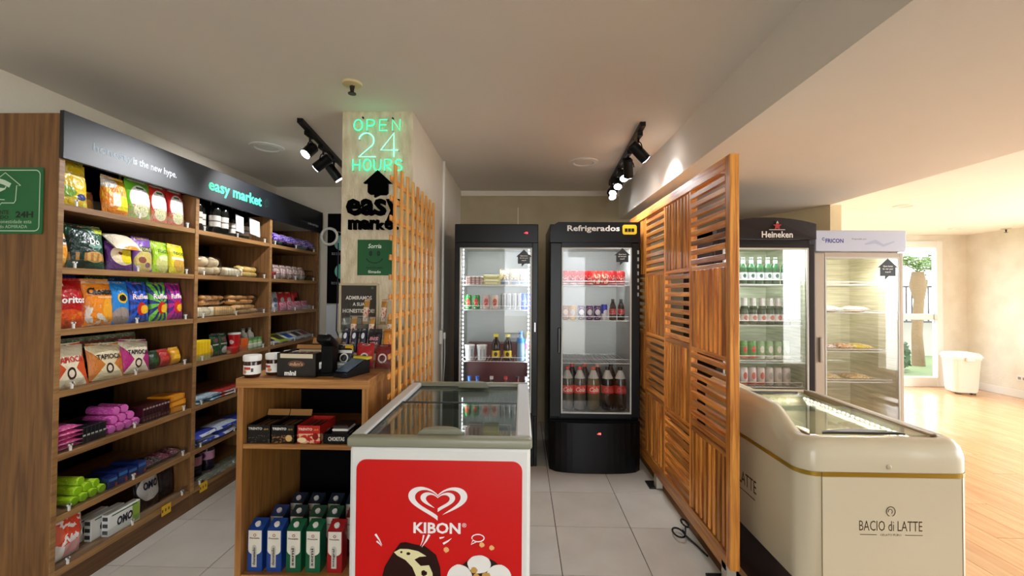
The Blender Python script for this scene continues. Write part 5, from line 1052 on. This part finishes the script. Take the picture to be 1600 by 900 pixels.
# left fridge stock
for k in range(4):
    o = carton('ready_meal', 'flat pink ready meal pack stacked at left of the fridge top shelf, %s' % ('lowest', 'second', 'third', 'topmost')[k], 'food pack', .14, .16, .016, P('C8B0A8', [('s', 4, '8A6A6A', 0, 1)], u='X'), (), 'flat packs in the left fridge'); o.location = (-.40, 3.72, 1.51 + .0175 * k)
for k in range(3):
    o = carton('butter_pack', 'yellow green food pack in the left fridge, %s of three' % ('lowest', 'middle', 'topmost')[k], 'food pack', .13, .15, .026, P('C8C26A', [('r', .5, .5, .4, .25, 'E6E2B0')]), (), 'yellow packs in the left fridge'); o.location = (-.255, 3.72, 1.51 + .0275 * k)
for k, x in enumerate((-.145, -.055, .025)):
    o = bag('cheese_pack', 'cream food pouch on the top shelf of the left fridge, %s of three' % nth(k, 3), 'food pack', .085, .125, .035, P('D2C4A8', [('r', .5, .2, .4, .16, '7A8AA8'), ('n', 6, .58, '8A6A4A', .3, .8)], bump=.3), 240 + k, (), 'pouches in the left fridge', 8, 8); o.location = (x, 3.70, 1.51)
zc = 1.300; defs = [(-.455, '1E8A3A', 'C83A2A', 'left green guarana can', CAN), (-.385, '1E8238', 'C8402E', 'right green guarana can', CAN), (-.30, 'C8A8A0', 'B83A30', 'left cream and red can', CAN), (-.225, 'D8C0B0', 'C04A3A', 'right cream and red can', CAN)]
for x, c, s, nm, pr_ in defs: can(nm + ' in the left fridge', P(c, [('e', .5, .5, .3, .25, s), ('n', 6, .62, 'E0E0D8', 0, 1)], .3), pr_, 'cans in the left fridge').location = (x, YS, zc)
for k in range(4):
    lb = 'slim silver white can in the left fridge, %s of four' % nth(k, 4)
    if k == 0: o0 = o = can(lb, P('C4C8CA', [('s', 2, '7A8288', .1, .9)], .25, metal=.4), [(r * .85, z * .93) for r, z in SLIM], 'slim cans in the left fridge')
    else: o = dup(o0, (0, 0, 0), None, lb)
    o.location = (-.155 + .046 * k, YS, zc)
for k, x in enumerate((.025, -.0)): pass
for k, (x, lb) in enumerate(((.032, 'royal blue can next to the slim cans in the left fridge'), (.066 + .03, 'royal blue can at the right edge of the left fridge'))):
    can(lb, P('1A4AC0', [('n', 5, .6, '8AB0F0', .2, .9)], .25), [(r * .95, z * 1.12) for r, z in CAN], 'blue cans in the left fridge').location = (x - .012, YS, zc)
z3 = .867; o0 = None
for k, x in enumerate((-.44, -.335)):
    lb = '%s white striped cup on the third shelf of the left fridge' % ('left', 'right')[k]
    if o0 is None: o0 = o = bottle('yogurt_cup', lb, 'cup', [(0, 0), (.034, 0), (.044, .12), (0, .12)], P('C8CCCE', [('s', 3, '9AA0A4', .1, .8)]), [(.046, .12), (.046, .13), (0, .13)], None, None, 'cups in the left fridge', capm=WHT)
    else: o = dup(o0, (0, 0, 0), None, lb)
    o.location = (x, YS, z3)
tb = [(0, 0), (.034, 0), (.036, .01), (.036, .12), (.032, .15), (.015, .185), (.014, .2), (0, .2)]
for k, x in enumerate((-.215, -.115)):
    bottle('tea_bottle', '%s dark tea bottle with yellow label and cap in the left fridge' % ('left', 'right')[k], 'bottle', tb, M('2A1A10', .15), [(.017, .197), (.022, .2), (.022, .222), (0, .222)], [(.0365, .025), (.0365, .085)], P('E0C22A', [('e', .5, .5, .2, .3, '3A2A10')]), 'tea bottles in the left fridge', capm=M('E0D02A', .35)).location = (x, YS, z3)
bottle('water_bottle', 'blue capped water bottle on the third shelf of the left fridge', 'bottle', [(r, z * 1.15) for r, z in tb], M('7A9CB8', .12), [(.016, .225), (.016, .25), (0, .25)], [(.0365, .15), (.0330, .19)], M('2A7AD0', .4), None, capm=M('1E7AE0', .35)).location = (-.002, YS, z3)
bottle('juice_bottle', 'pink labelled bottle with yellow cap in the left fridge', 'bottle', [(r * .8, z * 1.1) for r, z in tb], M('B8B4B8', .12), [(.014, .21), (.014, .24), (0, .24)], [(.0295, .10), (.0295, .15)], M('D84A8A', .4), None, capm=M('D8B040', .35)).location = (.062, YS - .015, z3)
z4 = .46
tag(G().rbox(-.50, .06, 4.0, 4.15, .47, .97, .004).build('red_crate', M('5A1016', .4)), 'dark red crate at the back of the left fridge', 'crate')
for k, (x, c, cp, nm) in enumerate(((-.44, '4A86C8', '2A6AD0', 'left blue water bottle'), (-.37, '5A90CC', '2A6AD0', 'right blue water bottle'), (-.25, '24262A', 'D8D8D4', 'dark bottle with silver cap'), (-.13, '5A1014', 'C0201E', 'dark red bottle with red cap'), (-.03, '6A2016', '1A1210', 'brown red bottle with black cap'), (.045, '8A9298', 'B0B4B8', 'clear grey bottle'))):
    bottle('drink_bottle', nm + ' low in the left fridge', 'bottle', [(r * .9, z * 1.25) for r, z in tb], M(c, .15), [(.015, .245), (.015, .27), (0, .27)], [(.0335, .06), (.0335, .14)], WHT, 'bottles low in the left fridge', capm=M(cp, .35)).location = (x, YS, z4)

# brown beer cooler
GRNL = plaster('cooler_liner_reflection', '97A184', 'BEC6AC', 5, .1, 20, (1, 1, 14)); BRN = M('22140F', .5, spec=.25)  # horizontal streaks paint the wall's reflection in the door glass into the liner
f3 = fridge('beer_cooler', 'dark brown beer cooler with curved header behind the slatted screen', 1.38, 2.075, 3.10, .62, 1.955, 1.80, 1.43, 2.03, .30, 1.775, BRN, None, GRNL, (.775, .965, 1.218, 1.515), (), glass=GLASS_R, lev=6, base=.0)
g = G(); n = 14; vs = []
for yy_ in (3.085, 3.70):
    for k in range(n + 1): u = -1 + 2 * k / n; vs.append((1.7275 + .3475 * u, yy_ - (0 if yy_ > 3.5 else .02 * (1 - u * u)), 1.945 + .04 * (1 - u * u)))
    vs += [(1.7275 + .3475, yy_, 1.835), (1.7275 - .3475, yy_, 1.835)]
m_ = n + 3; g.add(vs, [tuple(range(m_ - 1, -1, -1)), tuple(range(m_, 2 * m_))] + [(k, (k + 1) % m_, m_ + (k + 1) % m_, m_ + k) for k in range(m_)]); g.build('curved_header', BRN, f3)
G().text('Heineken', 1.79, 1.865, .215, .045, 3.062, 0, .02).build('header_lettering', M('E8E4DC', .5), f3)
star = [(1.79 + (.032 if k % 2 == 0 else .013) * math.sin(k * math.pi / 5), 1.925 + (.032 if k % 2 == 0 else .013) * math.cos(k * math.pi / 5)) for k in range(10)]
o = G().prism(star, 3.060, 3.064).build('star', M('A81E1E', .4), f3)
G().box(1.735, 1.845, 3.063, 3.065, 1.897, 1.901).text('A', 1.79, 1.95, None, .018, 3.0595, 0, .02).build('header_marks', M('D8D0C8', .5), f3)
GB = M('1E4A2A', .1); gbp = [(0, 0), (.028, 0), (.030, .01), (.030, .13), (.025, .155), (.013, .18), (.012, .225), (0, .225)]
ZB = 1.520; o0 = None
for k, x in enumerate((1.455, 1.515, 1.575, 1.636, 1.696, 1.756, 1.816, 1.871, 1.945)):
    lb = 'green beer bottle on the top shelf of the brown cooler, %s of nine' % nth(k, 9)
    if o0 is None: o0 = o = bottle('beer_bottle', lb, 'bottle', [(r, z * .85) for r, z in gbp], GB, [(.0135, .188), (.0135, .197), (0, .197)], [(.0305, .035), (.0305, .085)], P('C8D0D4', [('e', .5, .5, .2, .3, '2A5A4A')]), 'green beer bottles', capm=M('C8C8C8', .3, .8), extra=(('neck_label', [(.0135, .150), (.0128, .178)], M('D8DCDC', .4)),))
    else: o = dup(o0, (0, 0, 0), None, lb)
    o.location = (x, 3.23, ZB)
ZB = 1.223; o0 = None
for k, x in enumerate((1.455, 1.518, 1.582, 1.645, 1.71, 1.775, 1.835, 1.89, 1.95)):
    lb = 'foil topped beer bottle in the brown cooler, %s of nine' % nth(k, 9)
    if o0 is None: o0 = o = bottle('foil_beer_bottle', lb, 'bottle', [(0, 0), (.029, 0), (.031, .01), (.031, .10), (.026, .125), (.02, .14), (.02, .19), (0, .19)], M('1E3A22', .12), [(.023, .125), (.021, .14), (.021, .194), (0, .194)], [(.0315, .025), (.0315, .075)], P('D8D4CC', [('e', .5, .5, .25, .35, 'B86A5A')]), 'foil topped bottles', capm=M('D0D0CC', .35, .5))
    else: o = dup(o0, (0, 0, 0), None, lb)
    o.location = (x, 3.23, ZB)
for r_, (ZB, cs) in enumerate(((.970, [('4E9A34', 'C8342A', 'bright green'), ('8AB07A', 'D8D4CC', 'pale green')]), (.780, [('2E6A34', 'D8D8D0', 'dark green and white'), ('D8D0CC', 'C86A5A', 'white and pink'), ('CCC8C0', 'A8A8A4', 'white')]))):
    for k in range(9):
        c, s, nm = cs[min(len(cs) - 1, k // (5 if r_ == 0 else 3))]
        can('%s beer can, %s shelf of brown cooler, %s of nine' % (nm, ('third', 'fourth')[r_], nth(k, 9)), P(c, [('e', .5, .55, .25, .2, s), ('r', .5, .12, .5, .08, s)], .3), [(r * .93, z * (1.08 if r_ == 0 else 1.05)) for r, z in CAN], 'beer cans on the %s shelf' % ('third', 'fourth')[r_]).location = (1.455 + .0615 * k, 3.23, ZB)
# white dessert cooler
f4 = fridge('display_cooler', 'pale glass door display cooler right of the brown beer cooler', 2.24, 2.905, 3.35, .58, 1.93, 1.765, 2.315, 2.875, .25, 1.735, M('B0A08C', .4), M('B8A894', .35), plaster('cream_liner_reflection', 'B4AE8E', 'D6D0B4', 5, .1, 20, (1, 1, 14)), (.768, 1.003, 1.302, 1.525), (), glass=GLASS_R, lev=6, lip=.02)  # cream liner carries painted reflection streaks as well
G().rbox(2.235, 2.91, 3.33, 3.80, 1.775, 1.935, .006, 0, 2).build('header', M('BFC3D6', .3), f4)
G().text('FRICON', 2.375, 1.855, .135, .033, 3.3295, 0, .03).ribbon(arc(2.292, 1.868, .009, .009, 30, 330, 10), .005, 3.3295).build('header_lettering', M('1E2A8A', .4), f4)
G().text('Preparado por', 2.56, 1.868, .11, .014, 3.3295, 0, .01).build('small_lettering', M('4A4E6A', .4), f4)
G().ribbon([(2.60, 1.83), (2.68, 1.85), (2.74, 1.82), (2.82, 1.85)], [.01, .03, .02, .01], 3.3295).build('map_print', M('A8B0CC', .4), f4)
G().rbox(2.262, 2.285, 3.325, 3.35, .93, 1.12, .006, 0, 2).build('door_handle', M('A8988A', .3), f4)
bubble('house_sticker', 'black house shaped sticker on the pale display cooler', 2.785, 3.347, 1.655, 1.45)
for k, (x, z_, w_, c, nm) in enumerate(((2.45, 1.305, .16, 'C8B8A0', 'cream'), (2.66, 1.305, .16, 'D8B88A', 'tan'), (2.42, 1.008, .13, 'C8A8A8', 'pinkish'), (2.56, 1.008, .10, 'D89A6A', 'orange brown'), (2.69, 1.008, .15, 'E0C030', 'golden yellow'), (2.43, .772, .16, 'E0C88A', 'pale yellow'), (2.66, .772, .18, 'D8BC7A', 'sand coloured'))):
    o = flat_pack('pastry_tray', nm + ' packet on the %s shelf of the pale cooler' % {1.305: 'second', 1.008: 'third', .772: 'bottom'}[z_], 'food packet', w_, .16, .05, P(c, [('n', 6, .55, 'EFE8D8', 0, 1)], bump=.4), 'food packets in the pale cooler', 250 + k); o.location = (x, 3.52, z_)

# ================================================================ SLATTED SCREEN
t = thing('slatted_screen', 'tall orange wooden screen of alternating slat squares', 'screen', (0, 0, 0)); px0, px1 = 1.0, 1.045; pz0, pz1 = .10, 2.125; py0, py1 = 2.095, 4.02
G().rbox(px0, px1, py0, py0 + .045, pz0 + .03, pz1, .002).build('end_post', WPV, t); G().rbox(px0, px1, py1 - .045, py1, pz0 + .03, pz1, .002).build('end_post', WPV, t)
G().rbox(px0, px1, py0 + .045, py1 - .045, pz1 - .065, pz1, .002).build('top_rail', WPH, t); G().rbox(px0, px1, py0 + .045, py1 - .045, pz0, pz0 + .09, .002).build('bottom_rail', WPH, t)
ys = [py0 + .045 + (py1 - py0 - .09) * k / 4 for k in range(5)]; zs = [pz0 + .09 + (pz1 - .065 - pz0 - .09) * k / 4 for k in range(5)]
for y in ys[1:-1]: G().rbox(px0 + .004, px1 - .004, y - .013, y + .013, zs[0], zs[-1], .0015).build('stile', WPV, t)
for z in zs[1:-1]:
    for k in range(4): G().rbox(px0 + .006, px1 - .006, ys[k] + (.013 if k else 0), ys[k + 1] - (.013 if k < 3 else 0), z - .012, z + .012, .0015).build('rail', WPH, t)
for j in range(4):
    for k in range(4):
        a, b = ys[k] + .013, ys[k + 1] - .013; c, d_ = zs[j] + .012, zs[j + 1] - .012
        lev_ = ((3 - j) + k) % 2 == 0
        n = 8 if lev_ else 8
        for q in range(n):
            f_ = (q + .5) / n
            if lev_: zc_ = c + (d_ - c) * f_; G().rbox(px0 + .004, px0 + .028, a, b, zc_ - .014, zc_ + .014, .0012).build('level_slat', WPH, t)
            else: yc = a + (b - a) * f_; G().rbox(px0 + .004, px0 + .028, yc - .013, yc + .013, c, d_, .0012).build('upright_slat', WPV, t)
for y in (2.16, 3.25):
    o = G().rbox(px0, px1, y - .03, y + .03, .012, .135 if y < 3 else .10, .002).build('clear_foot', M('A8A090', .2), t); G().rbox(.955, 1.05, y - .06 + .05, y + .06 + .05, .0005, .012, .001).build('floor_plate', M('0A0A0A', .4), o)
t = thing('loose_cable', 'coiled black cable on the floor by the slatted screen', 'cable', (0, 0, .008))
g = G(); pts = [(1.03, 2.42, 0), (1.01, 2.52, .0), (.985, 2.60, .004)]
for a in range(0, 400, 20): pts.append((.945 + .032 * math.cos(rad(a)), 2.62 + .055 * math.sin(rad(a)), .012 + a * .00002))
pts += [(.985, 2.62, .012), (1.0, 2.66, .03)]
for a in range(200, 560, 20): pts.append((1.012 + .018 * math.cos(rad(a)), 2.70 + .045 * math.sin(rad(a)), .03))
g.tube(pts, .0055, 8); g.build('cord', BLK, t)

# ================================================================ CREAM GELATO FREEZER
t = thing('gelato_freezer', 'cream chest freezer with gold line and curved glass lid', 'chest freezer', (0, 0, 0)); bx0, bx1, by0, by1 = 1.12, 1.80, 1.76, 2.72; GZ = .742
def outline(x0, x1, y0, y1, r, n=7):
    out = []
    for cx, cy, a0 in ((x1 - r, y0 + r, -90), (x1 - r, y1 - r, 0), (x0 + r, y1 - r, 90), (x0 + r, y0 + r, 180)):
        for k in range(n + 1): a = rad(a0 + 90 * k / n); out.append((cx + r * math.cos(a), cy + r * math.sin(a)))
    return out
def dense(pts, step=.04):
    out = []
    for i, p in enumerate(pts):
        q = pts[(i + 1) % len(pts)]; n = max(1, int(math.dist(p, q) / step)); out += [(p[0] + (q[0] - p[0]) * k / n, p[1] + (q[1] - p[1]) * k / n) for k in range(n)]
    return out
def loft(rings, caps=(True, True)):
    g = G(); n = len(rings[0]); vs = [p for rg in rings for p in rg]; f = []
    for q in range(len(rings) - 1):
        for k in range(n): f.append((q * n + k, q * n + (k + 1) % n, (q + 1) * n + (k + 1) % n, (q + 1) * n + k))
    g.add(vs, f, 0, True)
    if caps[0]: g.add(rings[0], [tuple(range(n - 1, -1, -1))])
    if caps[1]: g.add(rings[-1], [tuple(range(n))])
    return g
CRM = M('C4BAA0', .34, coat=.2); 
o_ = outline(bx0, bx1, by0, by1, .075); ob = outline(bx0 + .02, bx1 - .02, by0 + .02, by1 - .02, .07)
loft([[(x, y, .27) for x, y in ob], [(x, y, .29) for x, y in o_], [(x, y, GZ - .012) for x, y in o_]], (True, False)).build('body', CRM, t)
g = loft([[(x, y, GZ - .018) for x, y in outline(bx0 - .002, bx1 + .002, by0 - .002, by1 + .002, .077)], [(x, y, GZ) for x, y in outline(bx0 - .002, bx1 + .002, by0 - .002, by1 + .002, .077)]], (False, False)); g.build('gold_line', M('A8862A', .3, .6), t)
loft([[(x, y, .0) for x, y in outline(bx0 + .05, bx1 - .05, by0 + .07, by1 - .05, .06)], [(x, y, .275) for x, y in outline(bx0 + .04, bx1 - .04, by0 + .05, by1 - .04, .06)]]).build('base', M('1E0E0E', .5), t)
# cap: outer skin rises, crest follows a side-dependent height, then dives to the glass
def crest(x, y):
    s = max(0, min(1, (y - by0 - .09) / .20)); s = s * s * (3 - 2 * s)
    side = max(0, min(1, ((bx0 + .30) - x) / .2)); return .868 + (.083 * side) * s
def ring(inset, fz, r):
    base = outline(bx0, bx1, by0, by1, .075); me_ = outline(bx0 + inset, bx1 - inset, by0 + inset, by1 - inset, r); out = []
    for i, p in enumerate(me_):          # every ring gets the same number of points
        q = me_[(i + 1) % len(me_)]; n = max(1, int(math.dist(base[i], base[(i + 1) % len(base)]) / .03))
        out += [(p[0] + (q[0] - p[0]) * k / n, p[1] + (q[1] - p[1]) * k / n) for k in range(n)]
    return [(x, y, fz(x, y)) for x, y in out]
gl = [(x, y) for x, y in outline(bx0 + .075, bx1 - .075, by0 + .075, by1 - .06, .03)]
rings = [ring(0, lambda x, y: GZ, .075), ring(.0, lambda x, y: GZ + (crest(x, y) - GZ) * .45, .075), ring(.008, lambda x, y: GZ + (crest(x, y) - GZ) * .75, .072), ring(.024, lambda x, y: GZ + (crest(x, y) - GZ) * .93, .066), ring(.045, lambda x, y: crest(x, y), .055), ring(.070, lambda x, y: crest(x, y) - .006, .045), ring(.076, lambda x, y: .80, .04)]
loft(rings, (False, False)).build('top_moulding', CRM, t, angle=80)
G().prism([(x + 0, y + 0) for x, y in outline(bx0 + .08, bx1 - .08, by0 + .08, by1 - .065, .03)], .42, .43, 'Z').box(bx0 + .078, bx0 + .086, by0 + .08, by1 - .07, .43, .86).box(bx1 - .086, bx1 - .078, by0 + .08, by1 - .07, .43, .86).box(bx0 + .08, bx1 - .08, by1 - .07, by1 - .062, .43, .86).box(bx0 + .08, bx1 - .08, by0 + .078, by0 + .086, .43, .86).build('liner', M('A8A294', .4), t)
G().rbox(bx1 - .10, bx1 - .075, by0 + .08, by1 - .07, .852, .872, .003).build('lid_frame', M('8A7A68', .3, .7), t); G().rbox(bx0 + .077, bx0 + .09, by0 + .08, by1 - .07, .852, .868, .003).build('lid_frame', M('8A7A68', .3, .7), t)
G().box(bx0 + .085, bx1 - .095, by0 + .085, 2.30, .862, .866).build('sliding_glass', LIDGLASS, t); G().box(bx0 + .085, bx1 - .095, 2.24, by1 - .075, .853, .857).build('sliding_glass', LIDGLASS, t)
halfdisc(1.43, by0 + .083, .17, .05, .866, .872, .004).build('lid_handle', M('2E2824', .35), t)
g = halfdisc(0, 0, .16, .06, .0, .004, .002); g.xf(Matrix.Translation((1.50, by1 - .075, .858)) @ Matrix.Rotation(math.pi, 4, 'Z')); g.build('lid_handle', M('2E2824', .35), t)
s = G().box(bx1 - .115, bx1 - .105, by0 + .12, by1 - .1, .825, .835).build('led_strip', WHT, t); g = G()
for k in range(24): yk = by0 + .14 + .031 * k; g.box(bx1 - .119, bx1 - .115, yk - .006, yk + .006, .826, .834)
g.build('led', M((1, .86, .6), .3, em=9), s)
l = area('gelato_lamp', (bx1 - .125, (by0 + by1) / 2, .82), (0, rad(60), 0), .03, .7, 2.5, (1, .85, .65)); l.parent = t
FP = M('3A2A18', .4)
o = G().rbox(1.197, 1.744, by0 - .003, by0 + .004, .28, GZ - .020, .001).build('front_panel', CRM, t)
G().text('BACIO di LATTE', 1.465, .535, .245, .040, by0 - .0035, 0, 0).build('lettering', FP, o)
g = G().ribbon(arc(1.465, .592, .017, .019, 250, -70, 18) , .003, by0 - .0036).ribbon(arc(1.463, .592, .008, .009, 200, -60, 10), .0025, by0 - .0036)
g.box(1.345, 1.41, by0 - .0042, by0 - .0036, .499, .501).box(1.52, 1.588, by0 - .0042, by0 - .0036, .499, .501).text('GELATO PURO', 1.465, .500, .082, .008, by0 - .0036); g.build('swirl_logo', FP, o)
G().box(1.197, 1.200, by0 - .0034, by0 - .0030, .28, GZ).box(1.742, 1.745, by0 - .0034, by0 - .0030, .28, GZ).build('panel_seam', M('6A5A30', .5), o)
g = G().text('BACIO di LATTE', 0, 0, .42, .062, 0, 0, 0).box(.04, .2, -.0008, 0, -.062, -.059).box(-.2, -.04, -.0008, 0, -.062, -.059).xf(Matrix.Translation((bx0 - .0015, 2.30, .525)) @ Matrix.Rotation(rad(-90), 4, 'Z')); g.build('side_lettering', FP, t)
G().lathe([(.0, .0), (.010, .002), (.0, .010)], n=12).xf(Matrix.Translation((1.462, by0 - .001, .765)) @ Matrix.Rotation(rad(90), 4, 'X')).build('lock_button', CRM, t)
o0 = None
for k in range(10):
    lb = 'gelato tub inside the cream freezer, %s row, %s of five' % ('left' if k < 5 else 'right', ('nearest', 'second nearest', 'middle', 'second farthest', 'farthest')[k % 5])
    if o0 is None: o0 = o = bottle('gelato_tub', lb, 'tub', [(0, 0), (.05, 0), (.06, .11), (0, .11)], P('D8D0B8', [('e', .5, .5, .3, .3, '8A6A4A')]), [(.063, .11), (.063, .125), (0, .125)], None, None, 'gelato tubs in the cream freezer', capm=M('D8D2C0', .4))
    else: o = dup(o0, (0, 0, 0), None, lb)
    o.location = (1.33 + .15 * (k // 5), 1.94 + .145 * (k % 5), .60)
tag(G().box(1.22, 1.66, 1.86, 2.62, .56, .60).build('crate_base', M('B8B09A', .5)), 'pale crate carrying the gelato tubs', 'crate')

# ================================================================ BIN in the far corner
t = thing('waste_bin', 'white lidded plastic bin in the far hall corner', 'bin', (6.50, 6.55, 0), -12)
def rloft(dims): return loft([[(x, y, z) for x, y in outline(-a, a, -b, b, .05)] for a, b, z in dims])
rloft([(.135, .12, .03), (.145, .13, .06), (.165, .15, .50), (.175, .16, .51), (.175, .16, .54)]).build('body', M('E4DED2', .4), t)
rloft([(.185, .17, .54), (.185, .17, .556), (.16, .14, .60), (.10, .08, .612)]).build('lid', M('EAE6DE', .35), t)
G().rbox(-.05, .05, -.19, -.155, .49, .55, .008, 0, 2).build('latch', M('DAD4C8', .4), t)
for q in ((-.09, -.08), (.09, -.08), (0, .08)): G().rbox(q[0] - .025, q[0] + .025, q[1] - .025, q[1] + .025, 0, .03, .005).build('foot', M('5A4A3A', .5), t)
